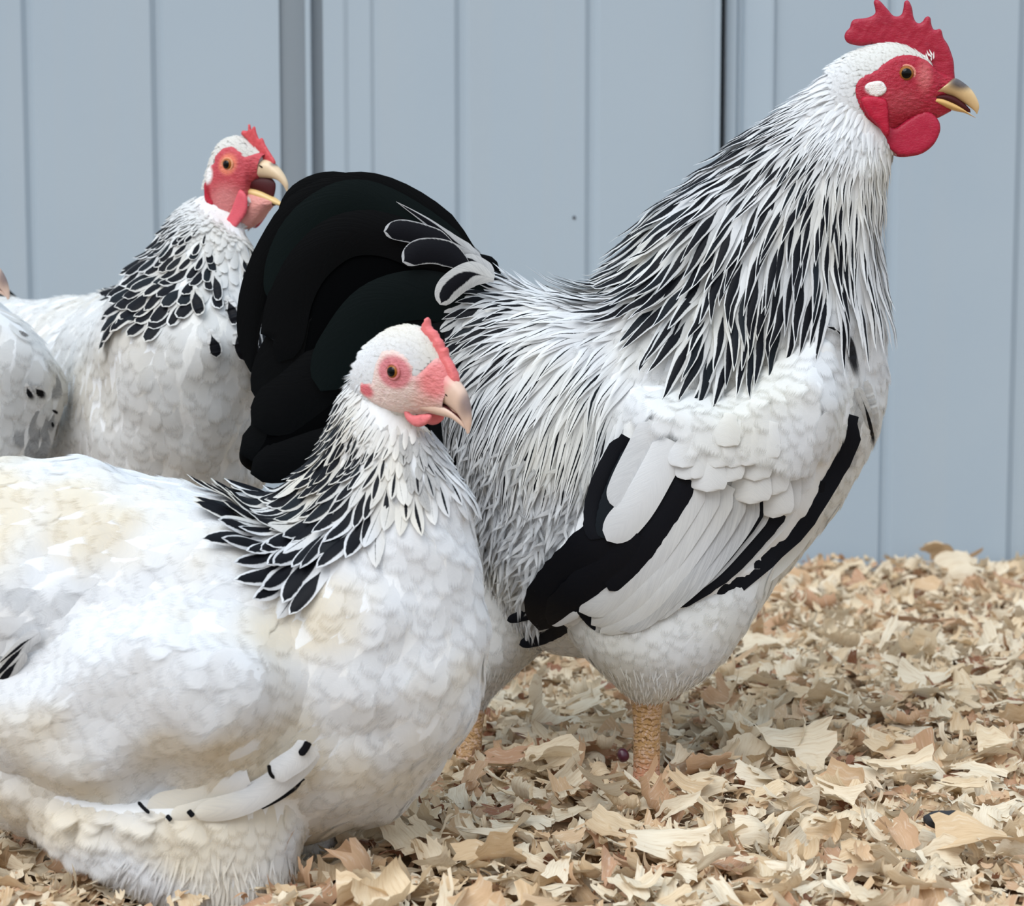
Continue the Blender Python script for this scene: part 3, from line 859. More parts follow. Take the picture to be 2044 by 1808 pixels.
for sd in (1, -1):
    flesh('wattle', h, wat, 1.9, 6., 1.5, M['comb'], rooster, np.array([.40, .012, .042]), yoff=sd * 9.0, splay=sd * .03, ztop=-22, bump=.25, bscale=.2)
    # hanging red ear lobe below the white spot
    flesh('earlobe', h, rp([(545, 880), (620, 862), (700, 870), (765, 900), (785, 980), (790, 1080), (800, 1180), (765, 1215), (700, 1130), (610, 1040), (560, 960)]), 2.3, 5., 1.4, M['comb'], rooster,
          np.array([.44, .008, .035]), yoff=sd * 18.0, bump=.5, bscale=.25)
    flesh('ear_patch', h, rp([(572, 792), (605, 748), (690, 730), (738, 745), (768, 800), (745, 845), (690, 870), (625, 862), (606, 828)]), .9, 4., 1.2, M['skin'], rooster, WHT * np.array([.97, .93, .91]), yoff=sd * 17.9, bump=.2)
def beak_col(dark_x, dark_z, top=True, horn=HORN):
    def f(x, y, z):
        C = np.tile(horn, (len(x), 1))
        w = blob_w(x, z, dark_x, dark_z, 9.5, 5.2, .5) if top else 0
        C = C + (DARK - C) * w
        return C
    return f
def rb(rows): return [rz(*a) + rz(*b) + (hw,) for a, b, hw in rows]
dk = rz(1445, 735)
tube2('upper_beak', h, rb([((1330, 740), (1165, 866), 10.6), ((1395, 695), (1270, 850), 9.2), ((1480, 738), (1370, 860), 6.8), ((1555, 805), (1460, 902), 5.0), ((1603, 885), (1535, 950), 3.2),
     ((1620, 950), (1580, 985), 1.8), ((1605, 1010), (1600, 1012), .3)]), M['beak'], rooster, beak_col(dk[0], dk[1]))
tube2('lower_beak', h, rb([((1140, 868), (1180, 912), 11), ((1260, 862), (1300, 955), 9.4), ((1370, 903), (1400, 984), 6.0), ((1470, 962), (1490, 1002), 3.4), ((1550, 1018), (1560, 1032), 1.6), ((1592, 1043), (1592, 1046), .3)]),
      M['beak'], rooster, beak_col(0, 0, False, YEL * 1.05))
tube2('mouth', h, rb([((1165, 855), (1190, 885), 9.6), ((1290, 830), (1300, 905), 8.4), ((1390, 850), (1400, 940), 5.4), ((1480, 910), (1500, 985), 2.6), ((1540, 970), (1545, 1000), .6)]), M['mouth'], rooster, lambda x, y, z: np.zeros((len(x), 3)))

# plumage -----------------------------------------------------------
rb_ = Bag(.8)
RF = field([  # x,y, dx,dy : the way the feathers lie
    (1740, 120, -1, .35), (1650, 170, -1, .55), (1550, 240, -1, .62), (1450, 330, -1, .8), (1350, 420, -1, .9), (1250, 500, -1, 1.1), (1190, 560, -.9, .9),
    (1740, 260, -.35, 1), (1640, 300, -.6, 1), (1540, 380, -.55, 1), (1440, 470, -.5, 1), (1340, 540, -.6, 1), (1270, 600, -.8, .8),
    (1760, 400, 0, 1), (1700, 450, -.1, 1), (1620, 500, -.22, 1), (1520, 560, -.2, 1), (1440, 640, -.05, 1), (1360, 640, -.4, 1),
    (1770, 560, .0, 1), (1700, 620, -.1, 1), (1600, 650, -.2, 1),
    (1160, 590, -1, .08), (1060, 575, -1, .1), (960, 540, -1, -.12), (900, 500, -1, -.2),
    (1150, 640, -1, .35), (1050, 650, -1, .55), (970, 650, -1, .6), (1180, 720, -.7, 1), (1080, 740, -.6, 1), (990, 740, -.75, 1),
    (1200, 850, -.25, 1), (1100, 880, -.28, 1), (1000, 850, -.35, 1), (950, 850, -.5, 1), (1130, 970, -.2, 1), (1030, 980, -.2, 1),
    (1300, 760, -.5, 1), (1400, 850, -.3, 1), (1500, 850, -.2, 1), (1600, 820, -.25, 1), (1650, 720, -.1, 1),
    (1740, 720, -.1, 1), (1760, 850, -.35, 1), (1700, 950, -.5, 1), (1620, 1090, -.8, 1), (1500, 1200, -.9, .9), (1350, 1250, -.9, .5), (1200, 1280, -.8, .5),
    (1400, 1330, -.6, 1), (1280, 1350, -.3, 1), (1050, 1150, -.4, 1), (1000, 1250, -.3, 1)])
# breast and belly
breast_poly = [(1640, 560), (1810, 560), (1850, 800), (1760, 1100), (1560, 1330), (1300, 1420), (950, 1400), (900, 1000), (1000, 950), (1250, 950), (1600, 1000), (1680, 800)]
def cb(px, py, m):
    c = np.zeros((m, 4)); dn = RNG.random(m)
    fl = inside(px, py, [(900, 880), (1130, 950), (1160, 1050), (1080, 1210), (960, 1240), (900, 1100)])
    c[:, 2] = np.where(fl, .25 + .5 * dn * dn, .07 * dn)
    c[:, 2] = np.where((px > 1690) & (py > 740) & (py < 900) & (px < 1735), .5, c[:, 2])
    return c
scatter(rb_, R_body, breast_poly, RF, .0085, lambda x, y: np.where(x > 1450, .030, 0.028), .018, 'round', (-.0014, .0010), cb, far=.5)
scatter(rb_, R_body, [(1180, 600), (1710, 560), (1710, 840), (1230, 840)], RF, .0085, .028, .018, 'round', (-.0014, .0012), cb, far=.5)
# downy fluff under the saddle
fl_poly = [(880, 850), (1000, 880), (1180, 940), (1190, 1040), (1100, 1180), (1020, 1330), (900, 1420), (860, 1100)]
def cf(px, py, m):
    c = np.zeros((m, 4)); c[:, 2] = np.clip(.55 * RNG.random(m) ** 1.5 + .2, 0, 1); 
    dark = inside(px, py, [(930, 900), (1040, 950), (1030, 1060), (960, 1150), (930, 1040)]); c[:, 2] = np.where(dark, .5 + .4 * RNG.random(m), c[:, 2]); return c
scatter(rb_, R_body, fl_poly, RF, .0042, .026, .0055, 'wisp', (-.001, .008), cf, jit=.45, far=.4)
# thighs: soft
TF = field([(1300, 1200, -.3, 1), (1450, 1250, -.8, 1), (1200, 1300, .1, 1), (1290, 1400, 0, 1), (1000, 1300, -.1, 1)])
def ct(px, py, m):
    c = np.zeros((m, 4)); c[:, 2] = .05 * RNG.random(m); return c
for s_ in (R_thigh, R_thigh2):
    scatter(rb_, s_, None, TF, .0075, .030, .018, 'round', (-.0015, .0005), ct, sides='both', cand=9000, jit=.15)
    scatter(rb_, s_, [(900, 1330), (1480, 1330), (1480, 1450), (900, 1470)], TF, .0035, .014, .0022, 'wisp', (-.001, .0025), ct, sides='both', cand=9000, jit=.25)
WQ = NR if False else Near([R_body])
for pth, w_, c_ in [([(1650, 20), (1690, 90), (1710, 180), (1740, 290)], 34, (0, .2, .9, .96)), ([(1720, 280), (1760, 380), (1790, 500), (1800, 600)], 40, (.3, .4, .5, 0)), ([(1760, 250), (1800, 400), (1810, 540)], 34, (0, .4, .35, 0)), ([(1610, 5), (1650, 40), (1680, 60)], 14, (.7, .2, .3, 0)), ([(1560, 0), (1610, 12), (1650, 30)], 12, (.7, .2, .3, 0))]:  # first quill paints in the dark gap along the wing's front edge
    quill(rb_, [(950 + a / 2.26, 650 + b / 2.26) for a, b in pth], w_ / 1.6, WQ, c_, 'quill', 10, 5, .4, 0, .0045)
rb_.build('body_plumage', M['rooster_soft'], rooster)

# saddle
sb = Bag(.3)
sad_poly = [(1330, 560), (1280, 700), (1262, 820), (1235, 900), (1180, 905), (1100, 915), (1020, 900), (960, 850), (900, 780), (880, 640), (860, 520), (960, 480), (1160, 540)]
def cs(px, py, m):
    c = np.zeros((m, 4)); g = RNG.random(m)
    rump = sstep(1120, 900, px) * sstep(800, 620, py)
    top = sstep(700, 600, py)
    c[:, 0] = np.clip(.12 + .25 * g + .45 * rump + .15 * top * (px < 1180), 0, .92) * (px < 1260)
    c[:, 0] *= np.where(RNG.random(m) < .2, 0.2, 1) * (1 - .62 * sstep(1010, 1120, px) * sstep(740, 640, py))
    c[:, 2] = np.clip(.15 * g + .45 * sstep(1060, 920, px) * sstep(600, 700, py) + .2 * rump, 0, .7)
    return c
scatter(sb, R_body, sad_poly, RF, lambda x, y: np.where(y < 680, .0062, .0066), lambda x, y: .026 + .030 * sstep(600, 780, y), lambda x, y: .0078 - .0015 * sstep(650, 800, y) + .004 * sstep(1010, 900, x) * sstep(760, 640, y),
        'lance', (-.0008, .0045), cs, seg=8, jit=.07, far=.6)
sb.build('saddle_plumage', M['rooster'], rooster)

# head and upper neck, short white feathers
hb = Bag(.75)
def not_face(H_, poly, grow=0.):
    def f(p):
        x, y, z = H_.inv(p); i = inside(x, z, poly); d = poly_dist(x, z, poly)
        return ~(i & (d > .6 + grow)) & (x < 26)
    return f
def scatter_head(bag, H_, sk, poly, r=.0023, L=.0095, W=.0050, lift=.0007, xmax=22, col=None):
    u, v = sk.random(26000); p, n, du, dv = sk.at(u, v)
    x, y, z = H_.inv(p); i = inside(x, z, poly); d = poly_dist(x, z, poly)
    ok = ~(i & (d > .8)) & (x < xmax)
    u, v, p = u[ok], v[ok], p[ok]; k = poisson(p, r); u, v = u[k], v[k]
    m = len(u); Cs = []; Ns = []; st = L * (.7 + .5 * RNG.random(m)) / 4
    p, n, du, dv = sk.at(u, v)
    for i in range(5):
        Cs.append(p); Ns.append(n)
        D = norm(-du + .18 * RNG.normal(size=(m, 1)) * norm(dv) * np.linalg.norm(du, axis=-1, keepdims=True)); lu = np.maximum(np.linalg.norm(du, axis=-1), 1e-6)
        u2 = u - st / lu; off = u2 < 0
        p2, n2, du2, _ = sk.at(np.clip(u2, 0, None), v)
        p = np.where(off[:, None], p + D * st[:, None], p2); n = np.where(off[:, None], n, n2); u = np.clip(u2, 0, None); du = np.where(off[:, None], du, du2)
    Cs = np.stack(Cs, 1); Ns = np.stack(Ns, 1)
    t = np.linspace(0, 1, 5)[None]
    Cs = Cs + Ns * ((-.0006 + (lift + .0006) * t) * (.7 + .6 * RNG.random((m, 1))))[..., None]
    T = norm(np.gradient(Cs, axis=1)); Ns = norm(Ns - T * (Ns * T).sum(-1, keepdims=True))
    c = np.zeros((m, 4)); c[:, 1] = RNG.random(m)
    if col is not None: c = col(Cs[:, 0], c)
    feather_strip(bag, Cs, Ns, W * (.8 + .4 * RNG.random(m)), 'blade', c, .3, RNG.normal(0, .1, m), 3)
scatter_head(hb, h, R_skull, face_poly)
# bristly tuft in front of the comb base
for i in range(26):
    a = rz(1020 + RNG.random() * 190, 500 + RNG.random() * 90); b = (a[0] + RNG.normal(0, 1.2) - 1.2, a[1] + 3 + 5 * RNG.random())
    y0 = 12 - 6 * (a[0] + 6) / 22
    t = np.linspace(0, 1, 5)
    C = h.L(a[0] + (b[0] - a[0]) * t, y0 - 4.5 * t + 4 * t * t * .3, a[1] + (b[1] - a[1]) * t)[None]
    T = norm(np.gradient(C, axis=1)); N = np.broadcast_to(h.r, C.shape); feather_strip(hb, C, norm(N - T * (N * T).sum(-1, keepdims=True)), np.array([.0016]), 'wisp', np.array([[0, .5, 0, 0.]]), .2, None, 3)
hb.build('head_plumage', M['rooster_soft'], rooster)

# hackle cape
kb = Bag(.3)
hk_poly = [(1790, 40), (1640, 90), (1500, 200), (1330, 330), (1180, 480), (1165, 545), (1220, 575), (1290, 565), (1330, 610), (1390, 655), (1440, 700), (1490, 665), (1550, 600), (1620, 555), (1690, 565), (1800, 530), (1800, 300), (1740, 260), (1700, 180), (1740, 100)]
def hk(px, py):
    return np.hypot(px - 1740, py - 170)
def chk(px, py, m):
    c = np.zeros((m, 4)); d = hk(px, py); g = RNG.random(m)
    k = sstep(70, 230, d)
    front = sstep(1640, 1740, px)
    c[:, 0] = np.clip(k * (.45 + .32 * g) * (1 - .55 * front), 0, .85)
    c[:, 0] *= np.where(RNG.random(m) < .06 + .25 * front, .15, 1)
    c[:, 2] = k * (.05 + .40 * RNG.random(m) ** 2.2) * (1 - .5 * front)
    return c
scatter(kb, R_body, hk_poly, RF, lambda x, y: .0036 + .0055 * sstep(80, 400, hk(x, y)), lambda x, y: .017 + .046 * sstep(50, 400, hk(x, y)), lambda x, y: .0038 + .0072 * sstep(60, 430, hk(x, y)),
        'lance', (-.0008, lambda x, y: .002 + .009 * sstep(100, 450, hk(x, y)) + .005 * np.exp(-((x - 1460) / 130) ** 2 - ((y - 660) / 90) ** 2)), chk, seg=11, jit=.07, far=.6)
kb.build('hackle', M['rooster'], rooster)

nk = Bag(.8)
def neck_mask(H_, poly, zlo, rad, sk):
    G = refine(sk, 90, 120).G.reshape(-1, 3); x, y, z = H_.inv(G); G = G[inside(x, z, poly)]
    kd = kdtree.KDTree(len(G))
    for i_, g_ in enumerate(G): kd.insert(g_, i_)
    kd.balance()
    def f(p):
        x, y, z = H_.inv(p); near = (x < 18) & (z > zlo) & (z < -2) & (np.sqrt(x * x + y * y + z * z) < rad)
        out = near.copy()
        for i_ in np.where(near)[0]:
            if kd.find(p[i_])[2] < .0024: out[i_] = False
        return out
    return f
cover(nk, R_body_o, parent_origin(rooster), RF, neck_mask(h, face_poly, -62, 75, R_skull))
nk.build('neck_plumage', M['rooster_soft'], rooster)
# wing ---------------------------------------------------------------
NR = Near([R_body, R_thigh])
_wy = {}
def flatY(base, slope=0.): return lambda x, y: np.full(np.shape(x), base)
wing_o = [(1270, 770), (1340, 768), (1450, 780), (1550, 715), (1630, 668), (1685, 715), (1702, 800), (1690, 880), (1650, 960), (1625, 1040), (1560, 1110), (1450, 1190), (1330, 1245), (1200, 1262),
          (1090, 1255), (1060, 1215), (1090, 1130), (1140, 1050), (1190, 960), (1235, 880), (1250, 790)]
W_s = patch_surf(wing_o, NR, .012, 55)
WN = kdtree.KDTree(W_s.nu * W_s.nv)
_wp = W_s.G.reshape(-1, 3); _wx, _wyy = PX(_wp)
for i in range(len(_wp)): WN.insert((_wx[i], _wyy[i], 0), i)
WN.balance()
def WY(px, py):
    out = []
    for a, b in zip(np.atleast_1d(px).ravel(), np.atleast_1d(py).ravel()):
        r = WN.find_n((a, b, 0), 4); w = [1 / (q[2] + 1) for q in r]
        out.append(sum(wi * _wp[q[1]][1] for wi, q in zip(w, r)) / sum(w))
    return np.array(out).reshape(np.shape(np.atleast_1d(px)))
WYr = WY
WY = smoothY(WYr, 1020, 640, 1760, 1300, 12, 12)
wz = lambda pts: [(950 + a / 2.26, 650 + b / 2.26) for a, b in pts]
WHITE = (0, .3, 0, 0); LIL = (0, .4, .16, 0); GRY = (0, .5, .42, 0); BLK = (0, .2, 0, 1.)
for side in (1, -1):
    par = None
    if side == 1:
        V, F = inflate(smooth_poly(wing_o), .011, 55, 11, lambda x, y, t: P(x, y, NR(x, y) + .002 - np.abs(t) * np.sign(t)))
        wing = make('wing', V, F, M['under'], rooster)
        V0 = V.copy(); F0 = F
    else:
        V = V0.copy(); V[:, 1] = 2 * YR - V[:, 1]
        wing = make('wing', V, [f[::-1] for f in F0], M['under'], rooster)
    quills = [  # path, width px, colour, lift
        ([(1500, 850), (1440, 960), (1320, 1090), (1180, 1180), (1080, 1222)], 50, WHITE, .003),
        ([(1690, 400), (1640, 560), (1540, 740), (1430, 900), (1250, 1070), (1060, 1215), (930, 1264)], 62, BLK, .003),
        ([(1560, 700), (1500, 830), (1380, 960), (1200, 1120), (1050, 1218)], 30, BLK, .004),
        ([(1420, 840), (1330, 940), (1200, 1070), (1060, 1170), (930, 1252)], 26, WHITE, .005),
        ([(1400, 800), (1290, 930), (1140, 1090), (980, 1200), (870, 1256)], 40, BLK, .0055),
        ([(1330, 830), (1220, 960), (1080, 1110), (940, 1210), (860, 1262)], 22, GRY, .0065),
        ([(1300, 780), (1200, 930), (1060, 1090), (930, 1190), (845, 1262)], 34, BLK, .007),
        ([(1260, 760), (1160, 930), (1010, 1110), (860, 1240), (760, 1310)], 54, GRY, .008),
        ([(1200, 740), (1100, 920), (950, 1120), (790, 1280), (650, 1375)], 50, GRY, .0088),
        ([(1140, 720), (1040, 900), (890, 1110), (740, 1280), (560, 1385)], 52, LIL, .0096),
        ([(1080, 700), (970, 890), (830, 1090), (680, 1250), (520, 1350)], 58, LIL, .0105),
        ([(1010, 690), (910, 860), (770, 1060), (620, 1220), (465, 1290)], 58, LIL, .0114),
        ([(960, 690), (880, 800), (770, 960), (680, 1090), (600, 1195)], 62, (0, .2, 0, 1.), .0124),
        ([(760, 830), (620, 950), (470, 1080), (350, 1230), (285, 1375)], 96, BLK, .0128),
        ([(720, 930), (620, 1050), (520, 1150), (420, 1250), (330, 1350)], 66, BLK, .0134),
        ([(680, 500), (600, 640), (545, 780), (535, 900), (560, 960)], 40, BLK, .0138),
        ([(740, 520), (650, 700), (610, 800), (590, 900), (600, 960)], 40, (0, .95, 0, 1.), .0146),
        ([(820, 440), (760, 560), (690, 700), (640, 830)], 62, LIL, .0154),
        ([(890, 520), (820, 660), (720, 830), (590, 970)], 64, WHITE, .0165),
        ([(460, 1270), (510, 1330), (580, 1385)], 16, BLK, .006), ([(460, 1300), (400, 1330), (340, 1350)], 15, WHITE, .012), ([(430, 1340), (330, 1400), (195, 1440)], 24, BLK, .002), ([(380, 1290), (260, 1300), (140, 1330)], 20, BLK, .002),
    ]
    for path, wd, col, lf in quills:
        qb = Bag(); quill(qb, wz(path), wd * 1.12, WY, col, 'quill', 16, 7, .25, .10 if col[3] > .9 else .0, lf - .003)
        if side == -1: q2 = Bag(); mirror_bag(qb, q2, YR); qb = q2
        qb.build('flight_feather', M['rooster'], wing)
    # coverts
    cv = Bag(.8); cq = Bag(.5)
    if side == 1:
        for tip, wd, ln, lf in [((1135, 705), 120, 330, .0188), ((985, 690), 110, 300, .0190), ((1335, 765), 120, 330, .0180), ((1080, 640), 130, 300, .0205), ((1255, 700), 130, 320, .0195), ((1340, 868), 150, 330, .0165), ((1400, 860), 90, 380, .012), ((1470, 760), 80, 400, .013), ((1235, 805), 160, 330, .0175), ((1040, 750), 150, 300, .0195), ((945, 695), 90, 260, .0185), ((930, 640), 120, 260, .021), ((1150, 640), 110, 300, .0200),
                                ((1215, 632), 120, 280, .0215), ((1300, 605), 120, 280, .022), ((1420, 700), 130, 330, .0185), ((1120, 545), 120, 240, .0235)]:
            ln *= .62
            p0 = (tip[0] + ln * .22, tip[1] - ln)
            quill(cq, wz([p0, (tip[0] + ln * .12, tip[1] - ln * .55), (tip[0] + ln * .02, tip[1] - ln * .15), tip]), wd / 2.26 * 1.18, WY, (0, RNG.random(), .03, 0), 'oval', 12, 9, .35, 0, lf - .005)
        cvp = [(1262, 760), (1330, 750), (1400, 765), (1455, 785), (1520, 725), (1600, 660), (1660, 650), (1700, 740), (1698, 850), (1640, 900), (1560, 880), (1480, 850), (1400, 850), (1330, 830), (1260, 780)]
        G2 = Surf(W_s.G - np.array([0, .016, 0]) * sstep(0, 60, poly_dist(*PX(W_s.G), wing_o) * inside(*PX(W_s.G), wing_o) * sstep(650, 820, PX(W_s.G)[1]))[..., None], False, None, (0, -1, 0))
        scatter(cv, G2, cvp, RF, .0082, .030, .020, 'round', (-.0012, .0012), lambda px, py, m: np.tile([0, 0, .02, 0], (m, 1)), jit=.1, sides='both')
        cv0, cq0 = cv, cq
    else:
        mirror_bag(cv0, cv, YR); mirror_bag(cq0, cq, YR)
    cq.build('covert_feathers', M['rooster'], wing)
    cv.build('wing_coverts', M['rooster_soft'], wing)

# tail ---------------------------------------------------------------
tail_o = [(1000, 545), (940, 500), (870, 450), (800, 398), (740, 373), (680, 372), (625, 392), (580, 432), (560, 500), (545, 570), (550, 640), (560, 740), (505, 800), (500, 850), (480, 890), (482, 925), (520, 945), (580, 930), (680, 900),
          (780, 960), (900, 1000), (960, 1010), (1000, 960), (990, 800)]
V, F = inflate(smooth_poly(tail_o), .022, 70, 12, lambda x, y, t: P(x, y, YR + t))
tail = make('tail', V, F, M['tailcore'], rooster)
BK = lambda g=.2: (0, g, 0, 1.)
tq = [ # photo px path, width, side offset
    ([(960, 540), (860, 440), (760, 385), (680, 382), (600, 420), (545, 500), (505, 590), (492, 670), (500, 742)], 70, .012, .2, 'blade'),
    ([(960, 560), (860, 470), (760, 410), (690, 400), (620, 440), (570, 510), (548, 570), (545, 602)], 80, .024, .97, 'blade'),
    ([(980, 600), (880, 520), (780, 470), (690, 470), (620, 520), (580, 590), (560, 680), (545, 690)], 90, .027, .3, 'quill'),
    ([(960, 640), (860, 580), (760, 560), (680, 580), (610, 650), (560, 730), (520, 810)], 110, .022, .2, 'quill'),
    ([(960, 700), (860, 660), (760, 670), (660, 740), (580, 800), (505, 850)], 120, .026, .4, 'quill'),
    ([(960, 760), (860, 740), (760, 760), (660, 820), (580, 860), (478, 905)], 110, .020, .3, 'quill'),
    ([(960, 820), (860, 810), (760, 850), (660, 890), (580, 915), (500, 945)], 90, .024, .3, 'quill'),
    ([(980, 640), (900, 600), (820, 590), (740, 620), (680, 700), (640, 780)], 100, .032, .9, 'quill'),
    ([(980, 700), (900, 690), (820, 720), (760, 790), (700, 860)], 100, .034, .5, 'quill'),
    ([(990, 780), (930, 820), (900, 890), (900, 960), (940, 1020)], 100, .026, .3, 'quill'),
    ([(1010, 820), (980, 900), (960, 980), (960, 1030)], 80, .036, .85, 'quill'),
    ([(960, 540), (880, 480), (800, 420), (740, 390), (660, 372), (600, 395), (560, 450)], 60, .0, .2, 'quill')]
for sd in (1, -1):
    for path, wd, off, g, shp in tq:
        if sd == -1 and off == 0: continue
        qb = Bag(); quill(qb, path, wd, YR, BK(g), shp, 22, 9, .22, 0, off)
        if sd == -1:
            q2 = Bag(); mirror_bag(qb, q2, YR); qb = q2
        qb.build('sickle_feather', M['black'], tail)
lz = lambda pts: [(450 + a / 2.405, 340 + b / 2.405) for a, b in pts]
for path, wd, off, a0 in [([(1120, 400), (1000, 330), (860, 290), (760, 292)], 44, .036, .95), ([(1180, 480), (1060, 400), (940, 390), (850, 440)], 52, .040, .95), ([(1200, 400), (1080, 330), (960, 240), (820, 150)], 24, .026, .62),
                      ([(1230, 420), (1050, 330), (860, 190), (690, 62)], 26, .018, .8), ([(1290, 500), (1190, 440), (1090, 430), (1010, 350)], 30, .036, .6), ([(1290, 520), (1180, 500), (1080, 560), (1030, 645)], 52, .048, .5)]:
    for sd in (1, -1):
        qb = Bag(); quill(qb, lz(path), wd, YR, (a0, .3, .45, 0), 'lance' if wd < 40 else 'round', 14, 7, .45, 0, off)
        if sd == -1:
            q2 = Bag(); mirror_bag(qb, q2, YR); qb = q2
        qb.build('laced_feather', M['rooster'], tail)

leg(rooster, P(1292, 1385, 1.55), P(1290, 1590, 1.55), .0108, .0095, (.44, .26, .11), -.1)
leg(rooster, P(938, 1410, 1.645), P(934, 1592, 1.60), .0108, .0095, (.42, .24, .10), -.3)
# ================================================================== HENS
def hen_head(parent, H_, sk, face_poly, facecol, comb, wattle, upper, lower, mouth, nostril, hornc, lidc, eye_R=5.2, sink=2.3, comb_t=1.8, mat='hen', skin_off=.7, wat_y=6.5, lowc=None, comb_col=None, wat_col=None, ear=None, cloud=None, splay=.05, headcol=None, r=.0023):
    cc = PINK if comb_col is None else comb_col
    face_patch(H_, refine(sk), face_poly, facecol, parent, skin_off, .5)
    for sd in (1, -1):
        eyeball(H_, sk, parent, sd, eye_R, sink, lidc, (eye_R - .35, 1.0))
        flesh('wattle', H_, wattle, 1.5, 4., 1.3, M['comb'], parent, wat_col if wat_col is not None else cc, yoff=sd * wat_y, splay=sd * splay, ztop=-18, bump=.2, bscale=.2)
        if ear is not None: flesh('earlobe', H_, ear[0], 1.8, 4., 1.3, M['comb'], parent, ear[1], yoff=sd * ear[2], bump=.5, bscale=.25)
        # nostril
        bm = bmesh.new(); bmesh.ops.create_uvsphere(bm, u_segments=14, v_segments=8, radius=1.)
        V = np.array([v.co[:] for v in bm.verts]); F = [[v.index for v in f.verts] for f in bm.faces]; bm.free()
        ca, sa = math.cos(-.45), math.sin(-.45)
        xx = V[:, 0] * 2.0; zz = V[:, 2] * .7
        W_ = H_.L(nostril[0] + xx * ca - zz * sa, sd * (nostril[2] + V[:, 1] * .6), nostril[1] + xx * sa + zz * ca)
        make('nostril', W_, F, M['nostril'], parent)
    flesh('comb', H_, comb, comb_t, 3.5, 1.2, M['comb'], parent, cc, bump=.5, bscale=.35, edge=.45)
    tube2('upper_beak', H_, upper, M['beak'], parent, hornc)
    tube2('lower_beak', H_, lower, M['beak'], parent, lowc if lowc is not None else hornc)
    tube2('mouth', H_, mouth, M['mouth'], parent, lambda x, y, z: np.zeros((len(x), 3)))
    hb = Bag(.75); scatter_head(hb, H_, sk, face_poly, r, .0092, .0050, .0007, 24, headcol)
    hb.build('head_plumage', M[mat + '_soft'], parent)


def neck_down(body, root, H_, poly, fld, mat, sk, zlo=-58, rad=72, grey=.03):
    b = Bag(.8); cover(b, body, parent_origin(root), fld, neck_mask(H_, poly, zlo, rad, sk), n=25000, grey=grey)
    b.build('neck_plumage', M[mat + '_soft'], root)
# ------------------------------------------------------------------ front hen
YB = 1.38
henf = empty('hen', P(500, 1760, YB), 'nearest hen, with pale pink face, small pink comb and black-laced neck, before the rooster', 'hen')
def bl(rows, Y, **kw): return loft([r[:4] + (Y, Y, r[4] * .001) for r in rows], **kw)
B_body = bl([(-420, 1000, -400, 1120, 14), (-300, 950, -270, 1300, 50), (-150, 918, -120, 1520, 76), (20, 908, 20, 1640, 88), (170, 903, 200, 1700, 94),
             (330, 942, 420, 1700, 96), (440, 975, 640, 1675, 93), (505, 992, 820, 1600, 86), (548, 980, 932, 1440, 76), (580, 945, 980, 1230, 60), (612, 890, 955, 1060, 45), (648, 830, 915, 950, 35),
             (690, 765, 885, 880, 28), (725, 720, 875, 830, 23)], YB, nu=140, nv=72, lump=[(.009, 13, 2.), (.004, 34, 7.)]) if False else loft(
    [r[:4] + (y0, y1, r[4] * .001) for r, y0, y1 in [
        ((-420, 1000, -400, 1120, 14), 1.42, 1.42), ((-300, 950, -270, 1300, 50), 1.41, 1.41), ((-150, 918, -120, 1520, 76), 1.40, 1.40), ((20, 910, 20, 1640, 88), 1.39, 1.39), ((170, 903, 200, 1700, 94), 1.385, 1.385),
        ((330, 945, 420, 1700, 96), 1.38, 1.38), ((440, 978, 640, 1675, 93), 1.38, 1.375), ((505, 997, 820, 1600, 86), 1.38, 1.37), ((550, 990, 932, 1440, 76), 1.38, 1.36), ((584, 955, 976, 1230, 60), 1.38, 1.355),
        ((618, 900, 950, 1060, 45), 1.378, 1.355), ((655, 840, 905, 950, 35), 1.375, 1.355), ((692, 775, 880, 890, 25), 1.37, 1.355), ((725, 725, 868, 850, 15), 1.368, 1.355)]],
    nu=140, nv=72, lump=[(.010, 13, 2.), (.005, 34, 7.)])
B_thigh = thigh([(40, 640, 1560, 1.345, .062), (70, 620, 1640, 1.34, .060), (150, 600, 1710, 1.335, .054), (245, 590, 1765, 1.33, .046), (335, 580, 1805, 1.325, .036), (400, 570, 1840, 1.32, .024), (450, 555, 1870, 1.32, .014)])
B_thigh2 = thigh([(300, 700, 1600, 1.42, .05), (400, 690, 1680, 1.42, .045), (500, 690, 1740, 1.42, .035), (560, 672, 1790, 1.42, .024), (590, 660, 1830, 1.42, .014)])
HB = Head((789, 741), 1.335, 35, 18, 14.)
SB = [(-30, 10, -25, -34, 14), (-22, 19, -14, -38, 16.5), (-10, 26, -5, -36, 17), (2, 27.5, 3, -31, 16), (12, 24, 11, -25, 13.5), (20, 18, 18, -21, 10.5), (28, 11, 26, -17, 8), (34, 4, 33, -14, 5.5)]
B_skull = skull_surf(HB, SB)
B_o = remeshed('body', [B_body, B_thigh, B_thigh2, B_skull], M['under'], henf, .0042, 5)
faceB = [(-13, 0), (-12, 8), (-5, 12), (4, 11), (10, 7), (11.5, 1), (15, 1), (18.5, 8), (21, 15), (28, 14), (36, 6), (36, -12), (30, -20), (16, -24), (0, -25), (-10, -24), (-22, -22), (-22, -16), (-12, -13)]
def fcB(x, y, z):
    C = np.tile(PALE, (len(x), 1))
    q = np.sqrt(((x - 1) / 10.5) ** 2 + ((z) / 9) ** 2)
    C = C + (np.array([.60, .20, .22]) - C) * (1 - sstep(.85, 1.3, q))[:, None]
    C = C + (np.array([.70, .21, .21]) - C) * blob_w(x, z, 26, 4, 11, 13, .5)
    C = C + (np.array([.62, .14, .16]) - C) * blob_w(x, z, -16, -18, 6, 4, .4)
    C = C + (np.array([.72, .40, .34]) - C) * blob_w(x, z, 22, -12, 8, 5, .5) * .6
    return C
